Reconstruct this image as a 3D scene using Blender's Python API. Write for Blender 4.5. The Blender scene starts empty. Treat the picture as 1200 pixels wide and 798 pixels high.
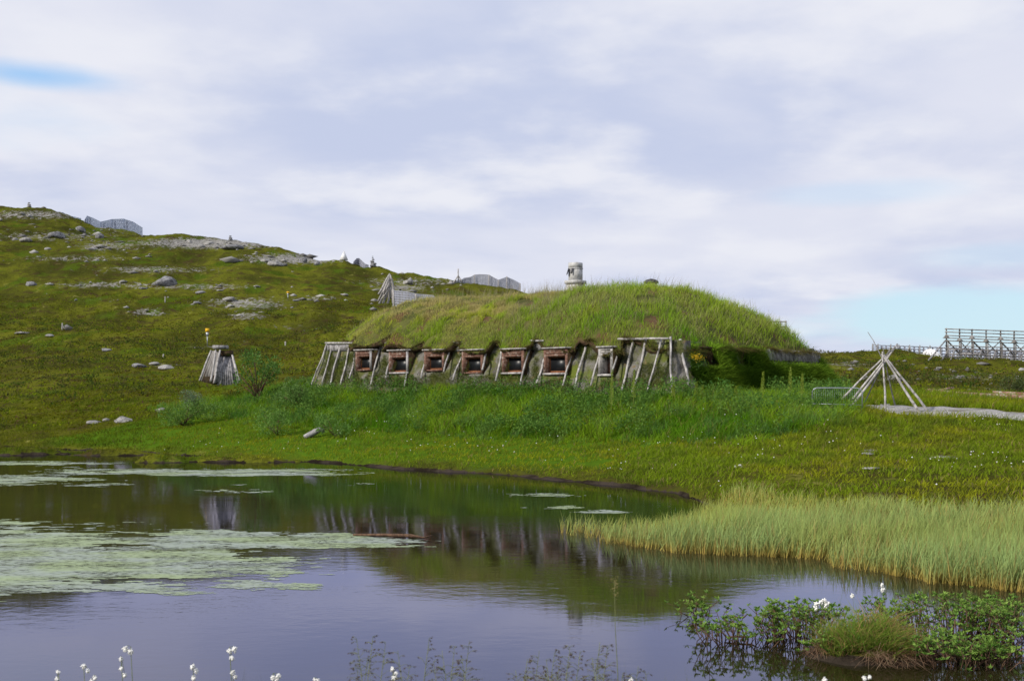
import bpy, math, random
import numpy as np
from mathutils import Vector
R = math.radians
rng = np.random.default_rng(7)
random.seed(7)
sc = bpy.context.scene
C = sc.collection
# ------------------------------------------------------------------ camera, sky, sun
F = 1400.0; HZ = 464.5; CAMZ = 2.6
cd = bpy.data.cameras.new("camera"); cam = bpy.data.objects.new("camera", cd); C.objects.link(cam)
cam.location = (0, 0, CAMZ); cam.rotation_euler = (R(90), 0, 0)
cd.sensor_width = 36; cd.lens = F / 1200 * 36; cd.shift_y = (HZ - 399) / 1200
cd.clip_start = 0.1; cd.clip_end = 8000
cd.dof.use_dof = True; cd.dof.focus_distance = 13.0; cd.dof.aperture_fstop = 6.0
sc.camera = cam
sc.view_settings.view_transform = 'Standard'; sc.view_settings.look = 'None'
sc.view_settings.exposure = 0.0; sc.view_settings.gamma = 1.0; sc.view_settings.use_curve_mapping = False
sc.render.filter_size = 1.7
sc.cycles.max_bounces = 5; sc.cycles.diffuse_bounces = 2; sc.cycles.transparent_max_bounces = 10
sc.cycles.caustics_reflective = False; sc.cycles.caustics_refractive = False

SUN = Vector((-0.80, -0.52, 0.62)).normalized()
sl = bpy.data.lights.new("sun", 'SUN'); so = bpy.data.objects.new("sun", sl); C.objects.link(so)
sl.energy = 4.2; sl.angle = R(1.5); sl.color = (1.0, 0.93, 0.82)
so.rotation_euler = (-SUN).to_track_quat('-Z', 'Y').to_euler()

w = bpy.data.worlds.new("World"); sc.world = w; w.use_nodes = True
nt = w.node_tree; N = nt.nodes; L = nt.links
for n in list(N): N.remove(n)
def nd(nt, t, **kw):
    n = nt.nodes.new(t)
    for k, v in kw.items(): setattr(n, k, v)
    return n
def mth(nt, op, a, b=None, c=None, clamp=False):
    n = nt.nodes.new('ShaderNodeMath'); n.operation = op; n.use_clamp = clamp
    for i, v in enumerate((a, b, c)):
        if v is None: continue
        if isinstance(v, (int, float)): n.inputs[i].default_value = v
        else: nt.links.new(v, n.inputs[i])
    return n.outputs[0]
def maprange(nt, v, a, b, c=0.0, d=1.0, smooth=True):
    n = nt.nodes.new('ShaderNodeMapRange'); n.interpolation_type = 'SMOOTHSTEP' if smooth else 'LINEAR'
    nt.links.new(v, n.inputs['Value'])
    n.inputs['From Min'].default_value = a; n.inputs['From Max'].default_value = b
    n.inputs['To Min'].default_value = c; n.inputs['To Max'].default_value = d
    return n.outputs[0]
def mixc(nt, f, a, b):
    n = nt.nodes.new('ShaderNodeMix'); n.data_type = 'RGBA'
    if isinstance(f, (int, float)): n.inputs[0].default_value = f
    else: nt.links.new(f, n.inputs[0])
    for i, v in ((6, a), (7, b)):
        if isinstance(v, tuple): n.inputs[i].default_value = (*v[:3], 1)
        else: nt.links.new(v, n.inputs[i])
    return n.outputs[2]
def noise(nt, vec, scale, detail=4, rough=0.55, dist=0.0):
    n = nt.nodes.new('ShaderNodeTexNoise'); n.inputs['Scale'].default_value = scale
    n.inputs['Detail'].default_value = detail; n.inputs['Roughness'].default_value = rough
    n.inputs['Distortion'].default_value = dist
    if vec is not None: nt.links.new(vec, n.inputs['Vector'])
    return n.outputs['Fac']
def mapping(nt, vec, sc_=(1, 1, 1), loc=(0, 0, 0), rot=(0, 0, 0)):
    n = nt.nodes.new('ShaderNodeMapping'); nt.links.new(vec, n.inputs['Vector'])
    n.inputs['Scale'].default_value = sc_; n.inputs['Location'].default_value = loc; n.inputs['Rotation'].default_value = rot
    return n.outputs[0]
tc = nd(nt, 'ShaderNodeTexCoord')
sky = nd(nt, 'ShaderNodeTexSky', sky_type='NISHITA'); sky.sun_disc = False
sky.sun_elevation = math.asin(SUN.z); sky.sun_rotation = math.atan2(SUN.x, SUN.y)
sky.air_density = 1.0; sky.dust_density = 0.6; sky.ozone_density = 1.5
sp = nd(nt, 'ShaderNodeSeparateXYZ'); L.new(tc.outputs['Generated'], sp.inputs[0])
zz = mth(nt, 'ADD', mth(nt, 'ABSOLUTE', sp.outputs[2]), 0.16)
cx = nd(nt, 'ShaderNodeCombineXYZ')
L.new(mth(nt, 'DIVIDE', sp.outputs[0], zz), cx.inputs[0]); L.new(mth(nt, 'DIVIDE', sp.outputs[1], zz), cx.inputs[1])
pv = mapping(nt, cx.outputs[0], (1.0, 1.0, 1.0), (2.3, 0.7, 0))
n1 = noise(nt, pv, 1.1, 8, 0.52, 0.25)
n2 = noise(nt, mapping(nt, pv, (1, 1, 1), (7, 3, 1)), 0.75, 6, 0.5, 0.2)
cl_dark = mixc(nt, maprange(nt, n1, 0.34, 0.64), (5.6, 6.2, 8.1), (7.4, 7.65, 8.8))
cl_dark = mixc(nt, maprange(nt, noise(nt, mapping(nt, pv, (1, 1, 1), (4, 4, 4)), 2.3, 6, .5), .42, .68), cl_dark, (8.25, 8.4, 9.15))
def hole(d, rx, rz, edge, seed):
    d = Vector(d).normalized()
    a = mth(nt, 'DIVIDE', mth(nt, 'SUBTRACT', sp.outputs[0], d.x), rx)
    b = mth(nt, 'DIVIDE', mth(nt, 'SUBTRACT', sp.outputs[2], d.z), rz)
    r = mth(nt, 'SQRT', mth(nt, 'ADD', mth(nt, 'MULTIPLY', a, a), mth(nt, 'MULTIPLY', b, b)))
    nn = noise(nt, mapping(nt, tc.outputs['Generated'], (1, 1, 4), (seed, 0, 0)), 7.0, 5, 0.55)
    r = mth(nt, 'ADD', r, mth(nt, 'MULTIPLY', mth(nt, 'SUBTRACT', nn, 0.5), 1.6))
    front = mth(nt, 'GREATER_THAN', sp.outputs[1], 0.0)
    return mth(nt, 'MULTIPLY', maprange(nt, r, 1.0 - edge, 1.0 + edge, 1.0, 0.0), front)
def dpx(px, py): return ((px - 600), F, (HZ - py))
h1 = hole(dpx(40, 88), 0.048, 0.008, 0.85, 1.0)
h2 = hole(dpx(1150, 376), 0.12, 0.022, 0.40, 5.0)
h3 = hole(dpx(1010, 225), 0.06, 0.008, 0.7, 9.0)
h4 = hole(dpx(1180, 300), 0.05, 0.008, 0.7, 12.0)
hh = mth(nt, 'MAXIMUM', mth(nt, 'MAXIMUM', h1, h2), mth(nt, 'MULTIPLY', mth(nt, 'MAXIMUM', h3, h4), 0.35))
gen = mth(nt, 'MULTIPLY', maprange(nt, n2, 0.60, 0.74), 0.35)
hh = mth(nt, 'MAXIMUM', hh, gen)
skb = mixc(nt, 0.8, sky.outputs[0], mixc(nt, maprange(nt, sp.outputs[2], .06, .26), (6.2, 8.5, 9.9), (4.4, 6.9, 10.4)))
fin = mixc(nt, hh, cl_dark, skb)
bg = nd(nt, 'ShaderNodeBackground'); bg.inputs['Strength'].default_value = 0.1
L.new(fin, bg.inputs[0])
ow = nd(nt, 'ShaderNodeOutputWorld'); L.new(bg.outputs[0], ow.inputs[0])

# ------------------------------------------------------------------ numpy noise
def _h(ix, iy, s):
    n = (ix.astype(np.int64) * 374761393 + iy.astype(np.int64) * 668265263 + s * 1442695041) & 0xffffffff
    n = ((n ^ (n >> 13)) * 1274126177) & 0xffffffff
    return ((n ^ (n >> 16)) & 0xffff) / 65535.0
def vn(x, y, s=0):
    x = np.asarray(x, float); y = np.asarray(y, float)
    ix = np.floor(x); iy = np.floor(y); fx = x - ix; fy = y - iy
    fx = fx * fx * (3 - 2 * fx); fy = fy * fy * (3 - 2 * fy)
    a = _h(ix, iy, s); b = _h(ix + 1, iy, s); c = _h(ix, iy + 1, s); d = _h(ix + 1, iy + 1, s)
    return (a + (b - a) * fx) * (1 - fy) + (c + (d - c) * fx) * fy
def fbm(x, y, s=0, o=4, g=0.5):
    t = 0; a = 1; m = 0
    for i in range(o):
        t = t + a * vn(np.asarray(x) * 2 ** i + 13.7 * i, np.asarray(y) * 2 ** i + 5.1 * i, s + i); m += a; a *= g
    return t / m
def ss(a, b, x):
    t = np.clip((np.asarray(x, float) - a) / (b - a), 0, 1); return t * t * (3 - 2 * t)

# ------------------------------------------------------------------ terrain
# every column: distance (Y) and ground height of the same sequence of stations
def zc(Y, py): return CAMZ - (py - HZ) / F * Y
def col(px, sh, st, sky_py, skyY, flat=0.0):
    Y0 = 2.6 * F / (sh - HZ)
    a = [(max(Y0 - 9, Y0 * .7), -0.9), (Y0 - 1.2, -0.16), (Y0, 0.0), (Y0 + 0.7, 0.16)]
    for Y, py in st: a.append((Y, zc(Y, py)))
    zs = zc(skyY, sky_py)
    a += [(skyY, zs), (skyY + 50, zs - 1.0), (skyY + 160, zs - 15), (900, min(zs * .2, 0)-6), (4000, -30)]
    return px, a
cols = [
 col(-400, 520, [(76, 497), (88, 470), (112, 425), (150, 368), (195, 313), (240, 268)], 232, 320),
 col(-100, 523, [(70, 499), (82, 470), (106, 430), (143, 376), (186, 322), (230, 276)], 243, 310),
 col(0,   524, [(68, 500), (80, 471), (104, 432), (141, 380), (184, 326), (226, 276)], 245, 300),
 col(60,  526, [(67, 500), (79, 470), (102, 432), (139, 383), (180, 332), (221, 285)], 252, 296),
 col(110, 527, [(66, 500), (78, 470), (101, 433), (137, 387), (176, 338), (214, 295)], 267, 290),
 col(200, 533, [(62, 500), (75, 470), (97, 436), (131, 394), (167, 350), (200, 313)], 277, 278),
 col(280, 539, [(58, 503), (71, 468), (92, 438), (124, 399), (158, 358), (190, 324)], 288, 265),
 col(370, 542, [(54, 505), (64, 457), (86, 434), (117, 400), (150, 366), (182, 338)], 306, 250),
 col(440, 547, [(52.5, 508), (62.5, 455), (82, 430), (112, 400), (146, 372), (178, 345)], 318, 238),
 col(520, 553, [(50, 513), (58.5, 453), (80, 430), (110, 402), (142, 378), (172, 353)], 331, 225),
 col(600, 558, [(47, 518), (55.5, 455), (77, 430), (106, 408), (138, 386), (168, 364)], 345, 212),
 col(700, 567, [(44.5, 520), (52.5, 457), (76, 436), (103, 420), (135, 405), (162, 388)], 372, 200),
 col(790, 578, [(42, 520), (49.5, 462), (72, 442), (98, 428), (125, 418), (150, 408)], 398, 185),
 col(860, 605, [(39.5, 525), (48.5, 470), (68, 447), (90, 431), (115, 422), (138, 415)], 410, 168),
 col(960, 622, [(37, 530), (47, 480), (62, 455), (80, 439), (104, 427), (128, 420)], 415, 155),
 col(1050, 634, [(35.5, 535), (46, 484), (60, 459), (77, 443), (98, 430), (120, 423)], 418, 150),
 col(1200, 650, [(34, 545), (46, 486), (58, 465), (74, 452), (94, 440), (114, 433)], 430, 138),
 col(1500, 675, [(33, 555), (46, 492), (57, 470), (72, 457), (90, 446), (110, 438)], 434, 135),
 col(2000, 700, [(33, 565), (46, 498), (57, 475), (72, 460), (90, 450), (110, 443)], 438, 135)]
CP = np.array([c[0] for c in cols], float)
NY = np.array([[p[0] for p in c[1]] for c in cols]); NZ = np.array([[p[1] for p in c[1]] for c in cols])
K = NY.shape[1]
# turf house frame
A0 = np.array([-10.42, 64.0]); av = np.array([0.7508, -0.6605]); nv = np.array([0.6605, 0.7508])
def W(s, t, z): p = A0 + s * av + t * nv; return np.array([p[0], p[1], z])
def st_of(x, y): return (x - A0[0]) * av[0] + (y - A0[1]) * av[1], (x - A0[0]) * nv[0] + (y - A0[1]) * nv[1]
ISL = [(130, 533, 1.7, .8, .22), (15, 532, 2.1, 1.2, .26), (192, 541, 1.25, .7, .26), (245, 540, 1.2, .6, .16), (290, 541, 2.0, .6, .14), (55, 530, 1.0, .5, .15)]
ISLW = [((px - 600) / F * (2.6 * F / (py - HZ)), 2.6 * F / (py - HZ), rx, ry, h) for px, py, rx, ry, h in ISL]
TUS = (3.62, 11.95)
def T(x, y, detail=True):
    x = np.asarray(x, float); y = np.asarray(y, float)
    th = np.arctan2(x, y); thc = np.clip(th, -0.62, 0.62); r = np.hypot(x, y)
    px = 600 + F * np.tan(thc); Y = r * np.cos(thc)
    Y = Y + (fbm(x * .35, y * .35, 3, 3) - .5) * 1.6 * ss(24, 40, Y) * (1 - ss(60, 70, Y)) + (fbm(x * 1.4, y * 1.4, 8, 2) - .5) * .5 * ss(14, 20, Y) * (1 - ss(60, 70, Y))
    ny = [np.interp(px, CP, NY[:, k]) for k in range(K)]; nz = [np.interp(px, CP, NZ[:, k]) for k in range(K)]
    sl_ = [(nz[k + 1] - nz[k]) / (ny[k + 1] - ny[k]) for k in range(K - 1)]
    m = [sl_[0] * 0] + [np.where(sl_[k - 1] * sl_[k] > 0, 2 * sl_[k - 1] * sl_[k] / (sl_[k - 1] + sl_[k] + 1e-12), 0) for k in range(1, K - 1)] + [sl_[-1] * 0]
    z = np.where(Y < ny[0], nz[0], nz[-1])
    for k in range(K - 1):
        h = ny[k + 1] - ny[k]; t = np.clip((Y - ny[k]) / h, 0, 1); t2 = t * t; t3 = t2 * t
        v = (2 * t3 - 3 * t2 + 1) * nz[k] + (t3 - 2 * t2 + t) * h * m[k] + (-2 * t3 + 3 * t2) * nz[k + 1] + (t3 - t2) * h * m[k + 1]
        z = np.where((Y >= ny[k]) & (Y < ny[k + 1]), v, z)
    if detail:
        land = ss(0.05, .5, z)
        s, t = st_of(x, y); inb = (1 - ss(0, 3, np.maximum(np.maximum(-6 - s, s - 24), np.maximum(-2 - t, t - 15))))
        far = ss(70, 130, Y)
        z = z + land * (1 - inb * .9) * ((fbm(x * .9, y * .9, 11, 3) - .5) * (.16 + .3 * far) + far * (fbm(x * .16, y * .10, 21, 4) - .5) * 2.4 + ss(180, 280, Y) * (fbm(x * .05, y * .05, 31, 4) - .5) * 3.2)
        # second crest: a shallow dip behind the near shoulder of the hill
        pxx = 600 + F * np.tan(th)
        z = z - 3.0 * np.exp(-((Y - 262) / 12.0) ** 2) * (1 - ss(170, 300, px))
        for ix, iy, rx, ry, h in ISLW:
            d = np.sqrt(((x - ix) / rx) ** 2 + ((y - iy) / ry) ** 2) + (vn(x * 2, y * 2, 5) - .5) * .5
            z = np.maximum(z, (h + .06) * (1 - d ** 2 * .9))
        d = np.sqrt(((x - TUS[0]) / .62) ** 2 + ((y - TUS[1]) / .42) ** 2) + (vn(x * 4, y * 4, 6) - .5) * .4
        z = np.maximum(z, .16 * (1 - d ** 2))
    # near bank under the photographer
    bz = np.interp(np.hypot(x * .45, np.maximum(y, 0)) - .12 * np.maximum(x, 0) + (vn(x * .6, y * .6, 9) - .5) * .8, [0, 2, 4, 7, 9, 11.5], [1.12, 1.12, 1.05, .45, .0, -.9])
    bz = np.where(y < 0, 1.12, bz) + (fbm(x * 2, y * 2, 17, 2) - .5) * .12
    z = np.where(y < 1, np.maximum(bz, np.where(y < -30, 1.1, -9)), np.maximum(z, bz))
    return z
def Tz(x, y): return float(T(np.array([x]), np.array([y]))[0])
def G(px, py, Y0=11.0, Y1=420.0):
    """point of the ground seen at that place of the photo"""
    Ys = np.geomspace(Y0, Y1, 2500); X = (px - 600) / F * Ys; zr = CAMZ - (py - HZ) / F * Ys
    z = T(X, Ys); i = np.argmax(z >= zr)
    if z[i] < zr[i]: i = int(np.argmin(zr - z))
    return np.array([X[i], Ys[i], z[i]])
def P(px, py, Y): return np.array([(px - 600) / F * Y, Y, CAMZ - (py - HZ) / F * Y])
def proj(x, y, z): return 600 + F * x / y, HZ + F * (CAMZ - z) / y

def SKY(px, back=2.0):
    Ys = np.geomspace(60, 400, 1200); X = (px - 600) / F * Ys; z = T(X, Ys); py = HZ + F * (CAMZ - z) / Ys; i = int(np.argmin(py)); return np.array([X[i], Ys[i], z[i]])
# ------------------------------------------------------------------ materials
def mat(name, build, rough=0.9, spec=0.2):
    m = bpy.data.materials.new(name); m.use_nodes = True; nt = m.node_tree
    b = nt.nodes['Principled BSDF']; b.inputs['Roughness'].default_value = rough; b.inputs['Specular IOR Level'].default_value = spec
    build(nt, b); return m
def objco(nt): return nt.nodes.new('ShaderNodeTexCoord').outputs['Object']
def geoco(nt): return nt.nodes.new('ShaderNodeNewGeometry').outputs['Position']
def bump(nt, b, h, dist, strength=1.0):
    n = nt.nodes.new('ShaderNodeBump'); n.inputs['Distance'].default_value = dist; n.inputs['Strength'].default_value = strength
    nt.links.new(h, n.inputs['Height']); nt.links.new(n.outputs[0], b.inputs['Normal'])
def two(c1, c2, scale, stretch=(1, 1, 1), lo=.35, hi=.65, bd=0.0, c3=None, s3=None, detail=5):
    def f(nt, b):
        v = mapping(nt, geoco(nt), stretch); n = noise(nt, v, scale, detail)
        c = mixc(nt, maprange(nt, n, lo, hi), c1, c2)
        if c3: c = mixc(nt, maprange(nt, noise(nt, geoco(nt), s3, 4), .52, .66), c, c3)
        nt.links.new(c, b.inputs['Base Color'])
        if bd: bump(nt, b, n, bd)
    return f
M = {}
def colattr(transl):
    def f(nt, b):
        a = nt.nodes.new('ShaderNodeAttribute'); a.attribute_name = 'col'
        nt.links.new(a.outputs['Color'], b.inputs['Base Color'])
        if transl:
            tr = nt.nodes.new('ShaderNodeBsdfTranslucent'); nt.links.new(a.outputs['Color'], tr.inputs[0])
            mx = nt.nodes.new('ShaderNodeMixShader'); mx.inputs[0].default_value = transl
            o = nt.nodes['Material Output']; nt.links.new(b.outputs[0], mx.inputs[1]); nt.links.new(tr.outputs[0], mx.inputs[2]); nt.links.new(mx.outputs[0], o.inputs[0])
    return f
M['leaf'] = mat('leaf', colattr(.35), .6, .25)
M['grass'] = mat('grass', colattr(.40), .9, .0)
M['rock'] = mat('rock', two((.075, .075, .08), (.22, .22, .23), 2.2, bd=.05, c3=(.33, .33, .34), s3=5), .95)
M['rockpale'] = mat('rock_pale', two((.17, .165, .16), (.36, .35, .33), 3.0, bd=.03, c3=(.12, .12, .12), s3=6), .95)
M['wood'] = mat('weathered_wood', two((.17, .165, .17), (.36, .35, .36), 6, (1, 1, .35), bd=.01, c3=(.12, .115, .11), s3=9), .9)
M['woodpale'] = mat('pale_pole_wood', two((.25, .24, .235), (.46, .44, .43), 5, (1, 1, .4), bd=.01, c3=(.18, .17, .165), s3=7), .85)
M['woodred'] = mat('red_brown_board', two((.10, .048, .035), (.21, .12, .09), 7, (1, 1, 2.2), bd=.008, c3=(.28, .22, .19), s3=6), .85)
M['woodorange'] = mat('orange_sash_wood', two((.14, .055, .025), (.26, .11, .05), 9, (2, 2, .5)), .7)
M['wooddark'] = mat('dark_rack_wood', two((.15, .14, .135), (.28, .27, .26), 2, (1, 1, .4)), .9)
M['dirt_and_shade'] = mat('turf_dirt_and_shade', two((.030, .018, .010), (.085, .055, .03), 5, bd=.04, c3=(.06, .07, .015), s3=3), 1)
M['soil'] = mat('roof_soil', two((.045, .05, .012), (.10, .105, .025), 1.4, bd=.05, c3=(.09, .05, .025), s3=.9), 1)
M['stone'] = mat('chimney_stone', two((.38, .38, .38), (.50, .50, .495), 4, bd=.02, c3=(.32, .32, .31), s3=6), .9)
M['slate'] = mat('dark_slate', two((.03, .03, .035), (.09, .09, .10), 4), .7)
M['metal'] = mat('galvanised_metal', two((.30, .33, .36), (.42, .45, .48), 6), .45, .5)
M['metal'].node_tree.nodes['Principled BSDF'].inputs['Metallic'].default_value = .6
M['yellow'] = mat('yellow_paint', two((.62, .36, .015), (.75, .45, .02), 8), .6)
M['white'] = mat('white_sheet', two((.62, .62, .62), (.80, .80, .80), .6), .7)
M['net'] = mat('grey_netting', two((.18, .19, .235), (.26, .27, .32), .3), .9)
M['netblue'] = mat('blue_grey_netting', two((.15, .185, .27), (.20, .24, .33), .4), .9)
M['brick'] = mat('reddish_lumber', two((.17, .085, .06), (.34, .22, .17), 2.5, c3=(.42, .38, .35), s3=4), .9)
M['cotton'] = mat('cotton_fluff', two((.70, .70, .67), (.82, .82, .80), 60), 1)
M['twig'] = mat('twig', two((.06, .035, .022), (.14, .085, .055), 20), .9)
def fgl(nt, b):
    b.inputs['Base Color'].default_value = (.008, .010, .012, 1); b.inputs['Roughness'].default_value = .38; b.inputs['Specular IOR Level'].default_value = .35
M['glass'] = mat('window_glass', fgl, .22, .5)
def fwall(nt, b):
    g = geoco(nt)
    c = mixc(nt, maprange(nt, noise(nt, g, 1.6, 6), .40, .60), (.10, .11, .035), (.20, .19, .175))
    c = mixc(nt, maprange(nt, noise(nt, g, 3.3, 6), .54, .68), c, (.11, .10, .09))
    c = mixc(nt, maprange(nt, noise(nt, mapping(nt, g, (1, 1, 1), (5, 5, 5)), 1.1, 6), .52, .66), c, (.13, .16, .025))
    c = mixc(nt, maprange(nt, noise(nt, mapping(nt, g, (1, 1, 1), (9, 2, 5)), 2.3, 6), .58, .68), c, (.20, .15, .07))
    nt.links.new(c, b.inputs['Base Color']); bump(nt, b, noise(nt, g, 4, 8, .65), .22)
M['wall'] = mat('turf_and_stone_wall', fwall, 1)
def fterr(nt, b):
    g = geoco(nt)
    def at(n):
        a = nt.nodes.new('ShaderNodeAttribute'); a.attribute_name = n; return a.outputs['Fac']
    big = noise(nt, mapping(nt, g, (1, .55, 1)), .10, 6, .6); mid = noise(nt, g, .55, 6, .6); fine = noise(nt, g, 4.5, 5, .6)
    c = mixc(nt, maprange(nt, big, .38, .60), (.046, .050, .009), (.108, .116, .012))
    c = mixc(nt, maprange(nt, mid, .50, .66), c, (.052, .038, .016))
    c = mixc(nt, maprange(nt, noise(nt, mapping(nt, g, (1, .6, 1), (40, 3, 0)), .21, 6, .6), .53, .64), c, (.060, .092, .008))
    c = mixc(nt, maprange(nt, fine, .45, .75), c, (.035, .038, .010))
    c = mixc(nt, maprange(nt, noise(nt, mapping(nt, g, (1, .5, 1), (3, 30, 0)), .7, 5, .7), .60, .72), c, (.17, .165, .04))
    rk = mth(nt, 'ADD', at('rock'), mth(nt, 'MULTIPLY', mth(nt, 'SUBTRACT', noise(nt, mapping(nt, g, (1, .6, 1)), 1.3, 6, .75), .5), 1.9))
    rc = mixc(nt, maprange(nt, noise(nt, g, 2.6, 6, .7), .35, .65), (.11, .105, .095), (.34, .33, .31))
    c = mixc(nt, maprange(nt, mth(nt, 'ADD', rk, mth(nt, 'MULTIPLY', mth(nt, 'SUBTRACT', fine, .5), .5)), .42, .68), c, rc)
    c = mixc(nt, maprange(nt, mth(nt, 'ADD', at('green'), mth(nt, 'MULTIPLY', mth(nt, 'SUBTRACT', mid, .5), .7)), .35, .75), c, (.06, .115, .008))
    mud = mixc(nt, maprange(nt, mid, .4, .6), (.018, .014, .010), (.05, .04, .032))
    c = mixc(nt, maprange(nt, mth(nt, 'ADD', at('mud'), mth(nt, 'MULTIPLY', mth(nt, 'SUBTRACT', fine, .5), .5)), .35, .6), c, mud)
    nt.links.new(c, b.inputs['Base Color'])
    h = mth(nt, 'ADD', mth(nt, 'MULTIPLY', mid, .6), mth(nt, 'MULTIPLY', fine, .12)); bump(nt, b, h, .9, .8)
M['terrain'] = mat('tundra_ground', fterr, 1, .0)
def fgrav(nt, b):
    g = geoco(nt)
    c = mixc(nt, maprange(nt, noise(nt, g, 14, 4), .35, .65), (.20, .195, .19), (.36, .35, .34))
    c = mixc(nt, maprange(nt, noise(nt, mapping(nt, g, (.4, 1, 1)), 1.2, 4), .55, .7), c, (.14, .13, .11))
    nt.links.new(c, b.inputs['Base Color']); bump(nt, b, noise(nt, g, 25, 3), .02)
M['gravel'] = mat('gravel', fgrav, 1)
def fwater(nt, b):
    g = geoco(nt)
    b.inputs['Base Color'].default_value = (.020, .018, .005, 1); b.inputs['Roughness'].default_value = .03; b.inputs['IOR'].default_value = 1.74; b.inputs['Specular Tint'].default_value = (.72, .73, 1.0, 1); b.inputs['Specular IOR Level'].default_value = .5
    a = noise(nt, mapping(nt, g, (1, 1.6, 1)), 3.2, 3, .5); c = noise(nt, mapping(nt, g, (1, 1.8, 1)), 11, 3, .55)
    patch = maprange(nt, noise(nt, mapping(nt, g, (.6, 1, 1), (3, 8, 0)), .35, 3), .38, .66, .25, 1.0)
    h = mth(nt, 'MULTIPLY', mth(nt, 'ADD', a, mth(nt, 'MULTIPLY', c, .30)), patch)
    bump(nt, b, h, .0022, 1.0); b.inputs['Specular IOR Level'].default_value = 0.0; nrm = b.inputs['Normal'].links[0].from_socket
    gl = nt.nodes.new('ShaderNodeBsdfGlossy'); gl.inputs['Color'].default_value = (.72, .735, 1.0, 1); gl.inputs['Roughness'].default_value = .025; nt.links.new(nrm, gl.inputs['Normal'])
    fr = nt.nodes.new('ShaderNodeFresnel'); fr.inputs['IOR'].default_value = 1.85; nt.links.new(nrm, fr.inputs['Normal'])
    mx = nt.nodes.new('ShaderNodeMixShader'); nt.links.new(fr.outputs[0], mx.inputs[0]); nt.links.new(b.outputs[0], mx.inputs[1]); nt.links.new(gl.outputs[0], mx.inputs[2])
    nt.links.new(mx.outputs[0], nt.nodes['Material Output'].inputs[0])
M['water'] = mat('pond_water', fwater, .03)
def falg(nt, b):
    g = geoco(nt)
    c = mixc(nt, maprange(nt, noise(nt, mapping(nt, g, (.5, 1, 1)), .9, 5), .42, .60), (.27, .315, .27), (.27, .34, .17))
    c = mixc(nt, maprange(nt, noise(nt, mapping(nt, g, (.5, 1, 1)), 9, 4), .45, .7), c, (.20, .25, .14))
    nt.links.new(c, b.inputs['Base Color'])
    a = noise(nt, mapping(nt, g, (.45, 1, 1)), 16, 5, .65); a2 = noise(nt, mapping(nt, g, (.4, 1, 1), (5, 5, 0)), 1.6, 4, .6)
    al = maprange(nt, mth(nt, 'ADD', a, mth(nt, 'MULTIPLY', mth(nt, 'SUBTRACT', a2, .5), .7)), .26, .60); nt.links.new(al, b.inputs['Alpha'])
M['algae'] = mat('algae', falg, .55, .4)

# ------------------------------------------------------------------ mesh helpers
def tag(o, label=None, cat=None, group=None, kind=None):
    if label: o['label'] = label
    if cat: o['category'] = cat
    if group: o['group'] = group
    if kind: o['kind'] = kind
    return o
def thing(name, label, cat, loc=(0, 0, 0), group=None):
    o = bpy.data.objects.new(name, None); C.objects.link(o); o.location = tuple(float(v) for v in loc); o.empty_display_size = .2
    return tag(o, label, cat, group)
def oloc(p):
    v = Vector((0, 0, 0))
    while p is not None: v = v + p.location; p = p.parent
    return v
def np_mesh(name, V, faces_idx, sizes, m, parent=None, colors=None, smooth=False, origin=None):
    """V (n,3); faces_idx flat loop array; sizes loops per face"""
    V = np.asarray(V, np.float32).reshape(-1, 3)
    if parent is not None: off = np.array(oloc(parent), np.float32)
    else: off = np.array(origin if origin is not None else (0, 0, 0), np.float32)
    me = bpy.data.meshes.new(name)
    me.vertices.add(len(V)); me.vertices.foreach_set('co', (V - off).astype(np.float32).ravel())
    fi = np.asarray(faces_idx, np.int32).ravel(); sz = np.asarray(sizes, np.int32).ravel()
    me.loops.add(len(fi)); me.loops.foreach_set('vertex_index', fi)
    st = np.concatenate([[0], np.cumsum(sz)[:-1]]).astype(np.int32)
    me.polygons.add(len(sz)); me.polygons.foreach_set('loop_start', st); me.polygons.foreach_set('loop_total', sz)
    if smooth: me.polygons.foreach_set('use_smooth', np.ones(len(sz), bool))
    if colors is not None:
        ca = me.color_attributes.new('col', 'FLOAT_COLOR', 'POINT')
        cc = np.ones((len(V), 4), np.float32); cc[:, :3] = np.asarray(colors).reshape(-1, 3); ca.data.foreach_set('color', cc.ravel())
    me.materials.append(m); me.update(calc_edges=True); me.validate()
    o = bpy.data.objects.new(name, me); C.objects.link(o)
    if parent is not None: o.parent = parent
    elif origin is not None: o.location = tuple(float(v) for v in origin)
    return o
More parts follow.
